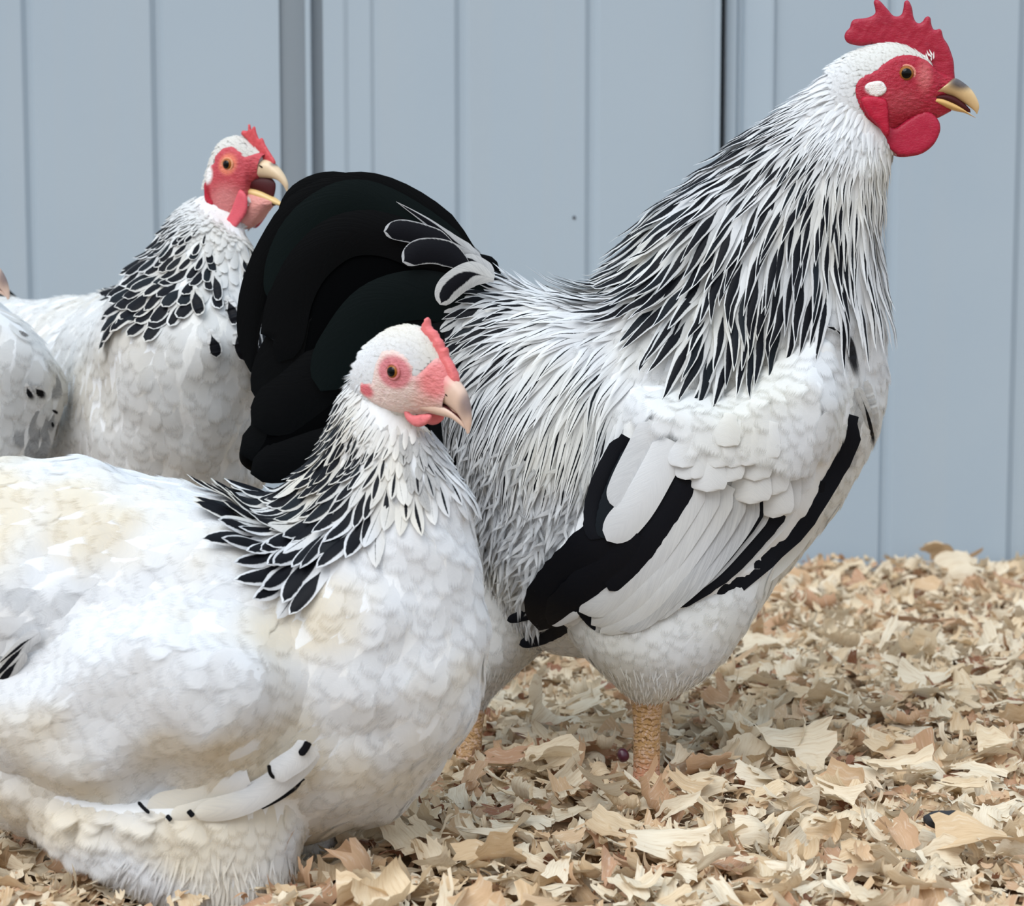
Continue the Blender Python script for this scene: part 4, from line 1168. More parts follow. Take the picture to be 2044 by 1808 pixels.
combB = [(2, 33), (1.2, 27), (5, 23), (10, 18), (15, 12), (20, 6), (30, 2), (37, 4), (36, 9), (30, 15), (25, 18.5), (23, 23), (20.5, 22), (18.5, 25), (15, 27), (12, 29.5), (9, 30), (6.5, 31.5), (4.5, 35), (3, 35)]
watB = [(8, -21), (15, -23), (22, -20), (28, -18), (29, -21), (26, -25.5), (21, -28.5), (15, -28.5), (10, -26)]
upB = [(24, 12, 16, -14, 7.8), (31, 9, 24, -11, 7.0), (38, 6, 32, -10, 5.8), (44, 2, 39, -11, 4.6), (49.5, -5, 44, -13, 3.4), (53, -13, 48, -16, 2.2), (54, -20, 52.5, -21.5, .5)]
loB = [(13, -13.5, 14, -20, 7.4), (22, -10.6, 24, -19, 6.8), (31, -9.8, 33, -17.5, 5.4), (39, -10.8, 40, -16.5, 4.0), (46, -14, 46, -17.8, 2.2), (50.5, -18, 50.5, -19.2, .5)]
moB = [(14, -11.5, 14, -14, 6.4), (24, -10, 24, -11.5, 5.6), (34, -10, 34, -11.4, 4.2), (42, -12, 42, -13, 2.8), (47, -14.6, 47, -15.4, 1.2)]
def hornB(x, y, z):
    C = np.tile(np.array([.70, .50, .40]), (len(x), 1)); C = C + (np.array([.16, .12, .13]) - C) * blob_w(x, z, 49, -2, 5, 9, .6) * .9
    return C + (np.array([.72, .24, .24]) - C) * blob_w(x, z, 26, 4, 8, 10, .5)
hen_head(henf, HB, B_skull, faceB, fcB, combB, watB, upB, loB, moB, (34, -2.5, 5.4), hornB, np.array([.55, .17, .17]), 5.0, 2.2, 3.2, 'hen',
         comb_col=np.array([.68, .16, .16]), wat_col=np.array([.72, .19, .20]), ear=([(-20, -15), (-18, -13), (-13, -17), (-7, -21), (-9, -24), (-16, -23), (-20, -20)], np.array([.60, .12, .14]), 13.5))

BF = field([(850, 680, -1, .1), (760, 700, -1, .5), (700, 760, -.8, 1), (640, 860, -.7, 1), (580, 950, -.85, 1), (520, 1000, -1, .75), (450, 1060, -1, .6), (540, 1060, -.75, 1),
            (760, 860, -.3, 1), (700, 930, -.45, 1), (620, 1020, -.5, 1), (570, 1110, -.45, 1), (630, 1130, -.2, 1), (800, 960, .05, 1), (760, 1060, .0, 1), (880, 950, .2, 1), (930, 1050, .25, 1), (850, 1100, .1, 1),
            (900, 1250, -.1, 1), (940, 1400, -.5, 1), (800, 1500, -.8, .8), (700, 1300, -.6, .8), (500, 1150, -1, .35), (300, 1000, -1, .05), (100, 950, -1, .0), (300, 1250, -1, .25), (100, 1300, -1, .3), (400, 1450, -1, .35), (200, 1500, -1, .25),
            (600, 1600, -.8, .6), (300, 1680, -.5, 1), (500, 1750, -.1, 1), (150, 1650, -.6, 1)])
bb = Bag(.85)
def cB(px, py, m):
    c = np.zeros((m, 4)); c[:, 2] = .04 * RNG.random(m)
    # shadow and dark spot of the back-to-wing fold, put into feather grey
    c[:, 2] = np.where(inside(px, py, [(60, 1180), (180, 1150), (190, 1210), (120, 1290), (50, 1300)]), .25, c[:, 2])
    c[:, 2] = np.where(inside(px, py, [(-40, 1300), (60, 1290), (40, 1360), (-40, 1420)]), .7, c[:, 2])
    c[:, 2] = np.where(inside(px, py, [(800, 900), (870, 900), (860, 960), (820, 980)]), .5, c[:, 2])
    return c
body_B = [(-500, 850), (200, 850), (500, 950), (620, 1000), (760, 1000), (820, 900), (900, 860), (1100, 900), (1100, 1800), (-500, 1800)]
scatter(bb, B_body, body_B, BF, .0085, .030, .021, 'round', (-.0016, .0006), cB, far=.4, cup=.25, jit=.2, ns=5)
TFB = field([(300, 1600, -.6, 1), (500, 1700, -.05, 1), (600, 1600, .1, 1), (200, 1650, -.7, 1), (120, 1600, -1, .5)])
for s_ in (B_thigh, B_thigh2):
    scatter(bb, s_, None, TFB, .0065, .026, .013, 'round', (-.0014, .0012), lambda px, py, m: np.tile([0, 0, .03, 0], (m, 1)), sides='both', cand=16000, jit=.2)
    scatter(bb, s_, [(-100, 1690), (800, 1690), (800, 1950), (-100, 1950)], TFB, .0035, .026, .0032, 'wisp', (-.001, .0030), lambda px, py, m: np.tile([0, 0, .03, 0], (m, 1)), sides='both', cand=16000, jit=.18)
def px_mask(poly, toward=True):
    def f(p):
        x, y = PX(p); return inside(x, y, poly) & (p[:, 1] < 1.37)
    return f
cover(bb, B_o, parent_origin(henf), BF, px_mask([(-60, 1500), (640, 1470), (660, 1640), (560, 1700), (200, 1700), (-60, 1640)]), .0065, .026, .019, (-.0008, .0016), .03, 9000, 'round')
bb.build('body_plumage', M['hen_soft'], henf)
kb = Bag(.4)
capeB = [(890, 700), (740, 680), (680, 740), (600, 860), (530, 940), (500, 985), (500, 1035), (545, 1085), (590, 1135), (650, 1125), (700, 1060), (790, 1000), (880, 960), (960, 960), (990, 900), (900, 850), (760, 850), (720, 780)]
def hB(px, py): return np.hypot(px - 810, py - 760)
def ckB(px, py, m):
    c = np.zeros((m, 4)); d = hB(px, py); k = sstep(70, 170, d); g = RNG.random(m)
    front = sstep(720, 810, px)
    c[:, 0] = np.clip(k * (.60 + .24 * g) * (1 - .68 * front), 0, .84) * np.where(RNG.random(m) < .06 + .60 * front, .1, 1)
    c[:, 2] = k * (.10 + .3 * RNG.random(m) ** 2) * (1 - .6 * front)
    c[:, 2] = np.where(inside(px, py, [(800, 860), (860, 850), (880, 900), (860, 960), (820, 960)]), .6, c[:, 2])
    return c
scatter(kb, B_body, capeB, BF, lambda x, y: .0034 + .0044 * sstep(90, 330, hB(x, y)), lambda x, y: .014 + .026 * sstep(60, 340, hB(x, y)), lambda x, y: .0038 + .0088 * sstep(80, 330, hB(x, y)),
        'blade', (-.0008, lambda x, y: .0015 + .006 * sstep(100, 380, hB(x, y))), ckB, seg=11, jit=.09, far=.6)
kb.build('hackle', M['hen'], henf)
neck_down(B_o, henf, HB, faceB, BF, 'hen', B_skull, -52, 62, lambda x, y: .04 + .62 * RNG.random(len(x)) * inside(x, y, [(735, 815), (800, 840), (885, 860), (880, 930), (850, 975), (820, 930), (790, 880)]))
# wing of the front hen: a soft lobe tucked against the flank
NB = Near([B_body, B_thigh])
wing_B = [(-150, 1330), (20, 1300), (110, 1235), (230, 1175), (340, 1145), (450, 1150), (550, 1200), (610, 1290), (632, 1390), (622, 1470), (570, 1540), (500, 1590), (420, 1610), (330, 1600), (200, 1595), (90, 1570), (20, 1535), (-80, 1480), (-150, 1440)]
NBs = smoothY(NB, -260, 1050, 760, 1760)
def wprof(x, y):
    O = np.array(wing_B, float); low = O[14:]; x = np.asarray(x, float); y = np.asarray(y, float)
    line = lambda pts: np.min([np.hypot(x - a, y - b) for a, b in catmull(pts, 60)], 0)
    ins = inside(x, y, smooth_poly(wing_B)); dl = line(O[13:]); du_ = line(O[:14])
    q = np.clip(dl / 70, 0, 1)
    return np.where(ins, np.sqrt(1 - (1 - q) ** 2) * sstep(0, 150, du_), 0)
def wing_depth(x, y): return NBs(x, y) + .003 - .026 * wprof(x, y)
WB = patch_surf(wing_B, wing_depth, 0, 120, 11)
d_ = np.array([[fbm(p, 30, 3.) * .005 + fbm(p, 12, 9.) * .006 for p in row] for row in WB.G])
WB = Surf(WB.G + WB.N * d_[..., None], False, None, (0, -1, 0))
O_ = smooth_poly(wing_B)
V, F = inflate(O_, .019, 120, 14, lambda x, y, t: P(x, y, np.where(t > 0, wing_depth(x, y) + .006, NBs(x, y) + .006)), 0, 1, .05)
wing = make('wing', V, F, M['under'], henf)
cv = Bag(.85)
scatter(cv, WB, wing_B, BF, .0072, .032, .022, 'round', (-.0014, .0010), lambda px, py, m: np.tile([0, 0, .02, 0], (m, 1)), jit=.2, sides='both', cup=.3, cand=30000)
cv.build('wing_coverts', M['hen_soft'], wing)
hz_ = lambda pts: [(200 + a / 3.716, 1400 + b / 3.716) for a, b in pts]
WBY = lambda x, y: NBs(x, y)
for path, wd, col, lf in [([(1500, 420), (1200, 640), (900, 760), (640, 840), (520, 860)], 40, (0, .3, .0, 0), .010), ([(1500, 560), (1300, 700), (1050, 810), (800, 880), (580, 905)], 30, BLK, .004),
                      ([(1560, 330), (1480, 470), (1250, 660), (1000, 780), (690, 840)], 54, (0, .3, .12, 0), .015), ([(1560, 320), (1480, 420), (1360, 500), (1270, 560)], 52, (0, .3, .20, 0), .019),
                      ([(1100, 560), (850, 640), (600, 760), (340, 800)], 60, (0, .3, 0., 0), .006), ([(1545, 300), (1520, 350), (1480, 400)], 16, BLK, .0215), ([(1250, 470), (1260, 530), (1290, 575)], 8, BLK, .0205), ([(1460, 540), (1400, 590), (1355, 625)], 9, BLK, .012),
                      ([(280, 745), (320, 790), (365, 830)], 8, BLK, .013), ([(650, 810), (690, 855)], 12, BLK, .016), ([(490, 845), (525, 885)], 10, BLK, .012)]:
    qb = Bag(); quill(qb, hz_(path), wd, WBY, col, 'quill', 14, 7, .5, 0, lf); qb.build('flight_feather', M['hen'], wing)
# tail, mostly outside the picture, with a black-laced covert peeping in
tb = Bag()
for i in range(9):
    z = 960 + i * 42
    quill(tb, [(-180, 1000 + i * 30), (-330, z - 60), (-520, z - 140)], 90, 1.405, (0, .2, 0, 1.), 'quill', 12, 5, .5, 0, (i - 4) * .008)
tb.build('tail', M['black'], henf)
qb = Bag()
for pth, c in [([(60, 1275), (20, 1320), (-30, 1370)], (.5, .2, .5, 0)), ([(50, 1300), (10, 1350), (-30, 1400)], (.6, .2, .5, 0)), ([(80, 1262), (40, 1290), (-10, 1330)], (.3, .2, .4, 0))]:
    quill(qb, pth, 30, NBs, c, 'lance', 12, 5, .4, 0, .006)
qb.build('laced_feather', M['hen'], henf)
leg(henf, P(505, 1830, 1.315), P(500, 1868, 1.29), .008, .0075, (.52, .33, .13), -.2)
leg(henf, P(625, 1790, 1.42), P(622, 1830, 1.385), .008, .0075, (.52, .33, .13), -.2)

# ------------------------------------------------------------------ back hen, beak open
henb = empty('hen', P(330, 1400, 1.85), 'hen with wide open beak and bright pink face looking out behind the rooster\'s black tail', 'hen')
def rr(deg): return (-math.sin(math.radians(deg)), -math.cos(math.radians(deg)), 0)
rowsC = [((-70, 590, -40, 800, 2.12, 2.12, .03), 50), ((40, 590, 60, 1080, 2.07, 2.05, .068), 50), ((150, 588, 200, 1180, 2.0, 1.95, .080), 48), ((255, 575, 340, 1180, 1.92, 1.86, .084), 50), ((310, 560, 405, 1080, 1.875, 1.79, .085), 50),
         ((335, 535, 445, 940, 1.85, 1.745, .083), 48), ((335, 500, 475, 800, 1.835, 1.725, .080), 44), ((347, 470, 500, 690, 1.825, 1.725, .057), 38), ((362, 430, 505, 610, 1.815, 1.74, .040), 34), ((384, 400, 504, 540, 1.81, 1.755, .026), 32), ((398, 386, 496, 480, 1.805, 1.765, .014), 32)]
SC_ = catmull([r[0] for r in rowsC], 130); ax = catmull([[a, 0] for _, a in rowsC], 130)[:, 0]
wd_ = np.stack([-np.sin(np.radians(ax)), -np.cos(np.radians(ax)), 0 * ax], -1)
C_body = loft3(P(SC_[:, 0], SC_[:, 1], SC_[:, 4]), P(SC_[:, 2], SC_[:, 3], SC_[:, 5]), SC_[:, 6], 72, wd_, [(.009, 14, 21.), (.004, 36, 17.)])
HC = Head((457, 328), 1.785, 32, 0, 14.)
SKC = [(-27, 4, -24, -44, 14), (-20, 17, -15, -47, 16.5), (-10, 22.5, -5, -46, 17), (0, 23, 5, -43, 16), (10, 19, 13, -39, 14), (18, 13, 19, -35, 11), (25, 8, 24, -31, 8.5), (31, 4, 28, -27, 6.5)]
# the open gape: skull front closes on the two beak halves
SKC = [(-27, 4, -24, -42, 14), (-20, 17, -17, -47, 16.5), (-10, 22.5, -8, -48, 17), (0, 23, 2, -45, 16.5), (8, 20, 8, -40, 15), (14, 16, 12, -32, 12.5), (20, 12, 14, -18, 10), (27, 8, 22, -10, 8)]
C_skull = skull_surf(HC, SKC)
def local_loft(H_, rows, nu=30, nv=36):
    S = catmull(rows, nu); return loft3(H_.L(S[:, 0], 0, S[:, 1]), H_.L(S[:, 2], 0, S[:, 3]), S[:, 4] * .001, nv, H_.r)
C_throat = local_loft(HC, [(-6, -20, -6, -50, 12), (3, -20, 3, -51, 11.5), (11, -21, 11, -49, 10.5), (18, -22, 18, -45, 9), (25, -25, 25, -38, 7), (31, -27, 31, -33, 4.5), (35, -29, 34, -32, 3)])
C_o = remeshed('body', [C_body, C_skull, C_throat], M['under'], henb, .0045, 5)
faceC = [(-13, 1), (-14, 6), (-8, 12), (0, 14), (8, 10), (13, 5), (17, 6), (24, 9), (33, 5), (32, -8), (20, -14), (14, -20), (16, -30), (14, -42), (4, -49), (-8, -46), (-20, -42), (-25, -36), (-27, -16), (-23, -14), (-22, -4)]
REDC = np.array([.50, .06, .075])
def fcC(x, y, z):
    C = np.tile(REDC, (len(x), 1))
    C = C + (np.array([.72, .20, .12]) - C) * blob_w(x, z, 0, 0, 8, 8, .3)
    C = C + (np.array([.66, .24, .23]) - C) * blob_w(x, z, -2, -30, 15, 13, .6) * .8
    C = C + (np.array([.36, .008, .02]) - C) * blob_w(x, z, -21, -27, 4, 13, .4)
    C = C + (WHT - C) * blob_w(x, z, -20, -8, 5.5, 7, .35)
    return C
combC = [(3, 27), (1.8, 24), (5, 21.5), (9, 18), (12, 13), (17, 6), (24, 0), (32, -3), (36, 1.5), (32.5, 7), (28.5, 12), (25.5, 16.5), (24, 19.8), (22, 21), (20.2, 20), (18.3, 22), (17, 26), (15.5, 30), (13.5, 29.5), (12, 27.5), (11, 31.5), (9, 31.5), (8.3, 27)]
watC = [(10, -20), (16.5, -24), (18, -30), (17, -38), (12.5, -44), (6, -50), (1, -50.5), (-3.5, -45), (1, -37.5), (5, -29)]
upC = [(26, 4, 10, -16.8, 8.0), (31.5, 2.6, 17, -11.5, 7.7), (37, -1, 26, -11, 6.2), (42, -6, 34, -11.5, 4.8), (45.8, -11, 39, -13, 3.4), (48, -16, 44, -17, 2.0), (48, -21.5, 47, -22, .4)]
loC = [(6, -18.5, 8, -25, 8.2), (15, -18.7, 17, -26.5, 7.2), (25, -21.5, 26, -29, 5.8), (34, -26, 34, -31.5, 4.2), (40, -29.5, 40, -33, 2.6), (44.5, -32.5, 44.5, -33.5, .6)]
moC = [(8, -13, 9, -20.5, 7.2), (17, -10.5, 17, -21, 6.6), (26, -11, 26, -23, 5.2), (33, -12, 33, -26, 3.6), (38, -13.5, 37, -27, 2.0)]
moC = [(5, -15, 6, -20.5, 7.), (14, -9, 14, -21, 6.0), (22, -9, 22, -23, 4.8), (29, -10, 28, -25.5, 3.6), (33, -12, 32, -26.5, 2.2), (35.5, -15, 34, -25, .9), (36, -18, 35, -22, .2)]
def hornC(x, y, z):
    C = np.tile(np.array([.72, .55, .36]), (len(x), 1))
    return C + (DARK * 2 - C) * blob_w(x, z, 37, 1.5, 3.5, 3, .5)
face_patch(HC, refine(C_throat, 60, 80), [(-2, -90), (60, -90), (60, 20), (-2, 20)], lambda x, y, z: np.tile(np.array([.68, .30, .26]), (len(x), 1)), henb, .9, .8).name = 'throat'
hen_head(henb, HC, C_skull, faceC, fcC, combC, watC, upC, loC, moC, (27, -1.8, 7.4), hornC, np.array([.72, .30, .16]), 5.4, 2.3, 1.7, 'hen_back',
         comb_col=np.array([.58, .07, .08]), wat_col=np.array([.66, .10, .13]), ear=([(-25, -15), (-20, -14), (-16, -20), (-15, -30), (-17, -40), (-21, -40), (-25, -32)], np.array([.42, .01, .03]), 14.2),
         lowc=lambda x, y, z: np.tile(np.array([.78, .54, .22]), (len(x), 1)), wat_y=13.5, splay=.02, r=.003)
CF = field([(450, 300, -1, .5), (400, 380, -.4, 1), (350, 470, -.5, 1), (300, 560, -.7, 1), (250, 640, -.6, 1), (420, 520, -.15, 1), (350, 620, -.35, 1), (480, 600, .1, 1), (520, 700, .2, 1), (430, 700, .0, 1),
            (200, 800, -.3, 1), (400, 850, 0, 1), (200, 600, -1, .1), (60, 600, -1, .1), (100, 700, -1, .4)])
cb_ = Bag(.85)
def cC(px, py, m):
    c = np.zeros((m, 4)); c[:, 2] = .05 * RNG.random(m); return c
scatter(cb_, C_body, [(-200, 540), (260, 550), (230, 640), (330, 640), (420, 600), (480, 500), (640, 560), (700, 1100), (-200, 1200)], CF, .0095, .030, .021, 'round', (-.0016, .0006), cC, sides='both', jit=.2, cand=40000)
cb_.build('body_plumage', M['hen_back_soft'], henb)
kc = Bag(.4)
capeC = [(430, 320), (395, 345), (340, 440), (280, 520), (225, 640), (280, 625), (330, 625), (400, 590), (450, 560), (480, 650), (500, 690), (560, 720), (640, 600), (560, 480), (500, 450), (430, 420)]
def hC(px, py): return np.hypot(px - 440, py - 370)
def ckC(px, py, m):
    c = np.zeros((m, 4)); d = hC(px, py); k = sstep(50, 130, d); g = RNG.random(m)
    front = np.exp(-((px - 450) / 32.) ** 2)
    c[:, 0] = np.clip(k * (.62 + .3 * g), 0, .88) * np.where(RNG.random(m) < .05 + .85 * front, 0, 1)
    c[:, 2] = k * .3 * RNG.random(m) ** 2; return c
scatter(kc, C_body, capeC, CF, lambda x, y: .004 + .0045 * sstep(60, 260, hC(x, y)), lambda x, y: .013 + .016 * sstep(50, 240, hC(x, y)), lambda x, y: .004 + .009 * sstep(60, 260, hC(x, y)),
        'round', (-.0008, lambda x, y: .001 + .0035 * sstep(60, 260, hC(x, y))), ckC, seg=10, jit=.14, sides='both', cand=40000)
NC_ = Near([C_body], full=True)
for pth, w_ in [([(418, 655), (428, 690), (432, 714)], 26), ([(452, 590), (462, 620), (470, 648)], 24), ([(470, 660), (478, 690), (488, 722)], 26), ([(498, 690), (505, 720), (510, 748)], 24), ([(388, 570), (392, 600), (400, 628)], 26), ([(425, 540), (432, 570), (436, 600)], 20)]:
    quill(kc, pth, w_, NC_, (.86, .2, .2, 0), 'round', 9, 5, .4, 0, .005)
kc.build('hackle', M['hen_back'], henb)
neck_down(C_o, henb, HC, faceC, CF, 'hen_back', C_skull, -66, 76)
leg(henb, P(330, 1080, 1.83), P(330, 1440, 1.83), .009, .008, (.52, .33, .13), -.6)
leg(henb, P(440, 1060, 1.86), P(440, 1430, 1.86), .009, .008, (.52, .33, .13), -.6)
tb = Bag()
for i in range(7):
    quill(tb, [(30, 640 + i * 20), (-60, 560 + i * 14), (-150, 500 + i * 22)], 70, 2.12 + (i - 3) * .008, (0, .2, 0, 1.), 'quill', 12, 5, .5)
tb.build('tail', M['black'], henb)

# ------------------------------------------------------------------ hen at the left edge
YE = 1.80
hene = empty('hen', P(-160, 1380, YE), 'white hen cut off by the left edge, only beak tip and speckled breast in view', 'hen')
E_body = bl([(-620, 560, -600, 700, 15), (-520, 600, -480, 900, 50), (-380, 625, -300, 1080, 64), (-240, 630, -150, 1120, 70), (-150, 625, -20, 1060, 66), (-110, 600, 70, 960, 56), (-105, 570, 122, 840, 46), (-110, 545, 118, 730, 42), (-120, 520, 60, 660, 32), (-135, 500, -10, 615, 24), (-150, 470, -50, 590, 19)],
            YE, nu=110, nv=60, lump=[(.009, 16, 31.), (.003, 40, 37.)])
HE = Head((-116, 528), YE - .014, 8, 8, 14.)
E_skull = skull_surf(HE, SB)
E_o = remeshed('body', [E_body, E_skull], M['under'], hene, .005, 5)
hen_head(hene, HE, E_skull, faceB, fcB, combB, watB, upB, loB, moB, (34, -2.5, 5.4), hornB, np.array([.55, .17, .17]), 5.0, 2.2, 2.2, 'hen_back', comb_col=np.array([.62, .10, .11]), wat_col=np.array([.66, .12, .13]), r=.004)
eb = Bag(.85)
def cE(px, py, m):
    c = np.zeros((m, 4)); c[:, 2] = .06 * RNG.random(m)
    d = inside(px, py, [(60, 820), (130, 800), (140, 900), (40, 920)]) & (RNG.random(m) < .55); c[:, 2] = np.where(d, .75, c[:, 2])
    d = inside(px, py, [(90, 720), (150, 740), (140, 800), (110, 780)]) & (RNG.random(m) < .3); c[:, 2] = np.where(d, .8, c[:, 2]); return c
EF = field([(100, 650, .3, 1), (60, 800, -.1, 1), (0, 700, -.2, 1), (-100, 800, -.8, .6), (-300, 700, -1, .2), (-100, 620, -1, .5), (120, 850, -.3, 1)])
scatter(eb, E_body, None, EF, .0095, .030, .020, 'round', (-.0016, .0008), cE, sides='mirror', far=.4, jit=.25, cand=30000)
NE_ = Near([E_body])
for pth, w, c in [([(52, 765), (58, 785), (72, 806)], 20, (.55, .2, .3, 0)), ([(66, 770), (80, 785), (94, 802)], 22, (.75, .2, .3, 0)), ([(38, 660), (50, 668), (62, 672)], 9, (0, .2, .85, 0)), ([(105, 818), (118, 828)], 8, (0, .2, .8, 1.)), ([(104, 842), (107, 856)], 7, (0, .2, .8, 1.))]:
    quill(eb, pth, w, NE_, c, 'round', 8, 5, .4, 0, .004)
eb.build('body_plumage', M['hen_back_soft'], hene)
neck_down(E_o, hene, HE, faceB, EF, 'hen_back', E_skull)
leg(hene, P(-150, 1060, YE), P(-150, 1400, YE), .009, .008, (.52, .33, .13), 0)
leg(hene, P(-60, 1040, YE + .04), P(-60, 1380, YE + .04), .009, .008, (.52, .33, .13), 0)
# ------------------------------------------------------------------ the place: wall, litter
def ground(x, y):
    x = np.asarray(x, float); y = np.asarray(y, float)
    m = .004 * np.exp(-((x - .36) / .30) ** 2) * sstep(1.75, 2.35, y)
    return m + .004 * np.sin(x * 11 + 1) * np.sin(y * 9) 
YW = 2.52
def wall_x(px): return P(px, 560, YW)[0]
# profile across the siding: (px, depth toward camera)
prof = [(-2200, 0), (-900, 0), (-860, 0), (-852, .010), (-800, .010), (-792, 0), (-420, 0), (-414, .004), (-396, .004), (-390, 0), (-190, 0), (-180, -.005), (-172, -.005), (-162, 0),
        (54, 0), (63, -.005), (70, -.005), (80, 0), (308, 0), (318, -.006), (326, -.006), (338, 0), (563, 0)]
prof2 = [(650, .006), (690, .006), (700, .003), (742, .003), (750, 0), (908, 0), (918, -.005), (928, -.005), (940, 0), (1166, 0), (1176, -.005), (1184, -.005), (1196, 0), (1422, 0), (1431, .003), (1432, .012)]
prof3 = [(1443, .012), (1444, .002), (1464, .002), (1469, -.005), (1476, -.005), (1482, 0), (1486, 0), (1530, .012), (1536, .012), (1542, .006), (1760, .006), (1767, .001), (1776, .001), (1788, .006), (2018, .006), (2032, -.002), (2300, 0), (2306, .01), (2330, .01), (2336, 0), (2560, 0), (2568, -.005), (2580, -.005), (2588, 0), (2810, 0), (2818, -.005), (2830, -.005), (2838, 0), (3060, 0), (3066, .01), (3090, .01), (3096, 0), (4200, 0)]
def siding(name, pf, z0=-.03, z1=1.6, back=.02):
    pts = [(wall_x(a), YW - d) for a, d in pf]
    n = len(pts); V = [(x, y, z) for z in (z0, z1) for x, y in pts] + [(x, YW + back, z) for z in (z0, z1) for x in (pts[0][0], pts[-1][0])]
    F = [(i, i + 1, n + i + 1, n + i) for i in range(n - 1)]
    b = 2 * n
    F += [(b, 0, n, b + 2), (n - 1, b + 1, b + 3, 2 * n - 1), (b + 1, b, b + 2, b + 3)]
    o = make(name, V, F, M['wall'], None, False)
    o['kind'] = 'structure'; return o
siding('wall_left', prof)
siding('wall_back', prof2)
siding('wall_right', prof3)
def box(name, x0, x1, y0, y1, z0, z1, mat, kind='structure', bev=.0):
    bm = bmesh.new(); bmesh.ops.create_cube(bm, size=1)
    for v in bm.verts: v.co = Vector(((x0 + x1) / 2 + v.co.x * (x1 - x0), (y0 + y1) / 2 + v.co.y * (y1 - y0), (z0 + z1) / 2 + v.co.z * (z1 - z0)))
    if bev: bmesh.ops.bevel(bm, geom=bm.edges[:], offset=bev, segments=2, affect='EDGES')
    me = bpy.data.meshes.new(name); bm.to_mesh(me); bm.free(); o = link(name, me, mat); o['kind'] = kind; return o
box('trim_1', wall_x(563), wall_x(618), YW + .004, YW + .03, -.03, 1.6, M['wall_trim'])
box('trim_2', wall_x(616), wall_x(627), YW - .012, YW + .03, -.03, 1.6, M['wall'], bev=.001)
box('trim_3', wall_x(627), wall_x(651), YW + .002, YW + .03, -.03, 1.6, M['wall_trim'])
box('gap_shade_strip', wall_x(1430), wall_x(1447), YW + .03, YW + .04, -.03, 1.6, M['gap'])  # added black strip, darkness of the open gap put into its colour
# screw head on the siding
bm = bmesh.new(); bmesh.ops.create_uvsphere(bm, u_segments=20, v_segments=12, radius=.0019)
for v in bm.verts: v.co.y *= .55
me = bpy.data.meshes.new('screw_head'); bm.to_mesh(me); bm.free()
for p in me.polygons: p.use_smooth = True
o = link('screw_head', me, M['screw']); o.location = P(1146, 434, YW - .0005); tag(o, 'tiny dark screw head in the pale blue siding behind the rooster\'s back', 'screw')

# floor
nx, ny = 90, 70
X, Y = np.meshgrid(np.linspace(-1.75, 1.8, nx), np.linspace(.6, YW - .0, ny), indexing='ij')
Z = ground(X, Y) - .012
fl = make('floor', np.stack([X, Y, Z], -1).reshape(-1, 3), grid_faces(nx, ny)[:, ::-1], M['floor'])
fl['kind'] = 'structure'

# wood shavings
def flake(seed):
    """unit shaving: x length 1, y width ~.5, curled. returns verts, faces, uv"""
    r = np.random.default_rng(seed)
    nl, nw = 10, 8
    asp = r.uniform(.18, .85)
    s = np.linspace(-.5, .5, nl); w = np.linspace(-.5, .5, nw)
    S, W_ = np.meshgrid(s, w, indexing='ij')
    # torn ends: each strand of grain stops somewhere else
    e0 = np.cumsum(r.normal(0, .07, nw)); e1 = np.cumsum(r.normal(0, .07, nw)); e0 -= e0.mean(); e1 -= e1.mean()
    if r.random() < .55: e0 += .22 * r.random(nw) * (r.random(nw) < .5)
    if r.random() < .55: e1 -= .22 * r.random(nw) * (r.random(nw) < .5)
    x = S + np.clip(-S * 2, 0, 1) ** 1.5 * e0[None] + np.clip(S * 2, 0, 1) ** 1.5 * e1[None]
    fan = r.normal(0, .35)
    edge0 = np.cumsum(r.normal(0, .05, nl)); edge1 = np.cumsum(r.normal(0, .05, nl))
    y = W_ * asp * (1 + fan * S) + asp * (edge0[:, None] * np.clip(-W_ * 2, 0, 1) + edge1[:, None] * np.clip(W_ * 2, 0, 1)) + r.normal(0, .25) * S * S * asp
    k1 = r.normal(0, .9); k2 = r.normal(0, .9) / max(asp, .3); tw = r.normal(0, .6)
    if r.random() < .15: k1 = r.uniform(2.2, 4.5) * r.choice([-1, 1])
    a = k1 * x
    X_ = np.where(abs(k1) > .05, np.sin(a) / (k1 if abs(k1) > .05 else 1), x); Z_ = (1 - np.cos(a)) / (k1 if abs(k1) > .05 else 1)
    Z_ = Z_ + k2 * y * y + tw * x * y + .022 * np.sin(W_ * r.uniform(6, 22) + S * r.uniform(-4, 4) + r.uniform(0, 6)) + .012 * np.sin(S * r.uniform(8, 20) + r.uniform(0, 6))
    V = np.stack([X_, y, Z_], -1).reshape(-1, 3)
    U = np.stack([S + .5, W_ * asp + .5], -1).reshape(-1, 2)
    F = grid_faces(nl, nw)
    for _ in range(r.integers(0, 4)):   # splits along the grain
        c = r.integers(1, nw - 2); dp = r.integers(1, 5); end = r.random() < .5
        F = F[[not (f[0] % nw == c and ((f[0] // nw >= nl - 1 - dp) if end else (f[0] // nw < dp))) for f in F]]
    return V, F, U
FL = [flake(i) for i in range(90)]
def rotm(yaw, tx, ty):
    cy_, sy_ = np.cos(yaw), np.sin(yaw); cx, sx = np.cos(tx), np.sin(tx); c2, s2 = np.cos(ty), np.sin(ty)
    Z_ = np.zeros_like(yaw); O_ = np.ones_like(yaw)
    Rz = np.stack([cy_, -sy_, Z_, sy_, cy_, Z_, Z_, Z_, O_], -1).reshape(-1, 3, 3)
    Rx = np.stack([O_, Z_, Z_, Z_, cx, -sx, Z_, sx, cx], -1).reshape(-1, 3, 3)
    Ry = np.stack([c2, Z_, s2, Z_, O_, Z_, -s2, Z_, c2], -1).reshape(-1, 3, 3)
    return Rz @ Rx @ Ry
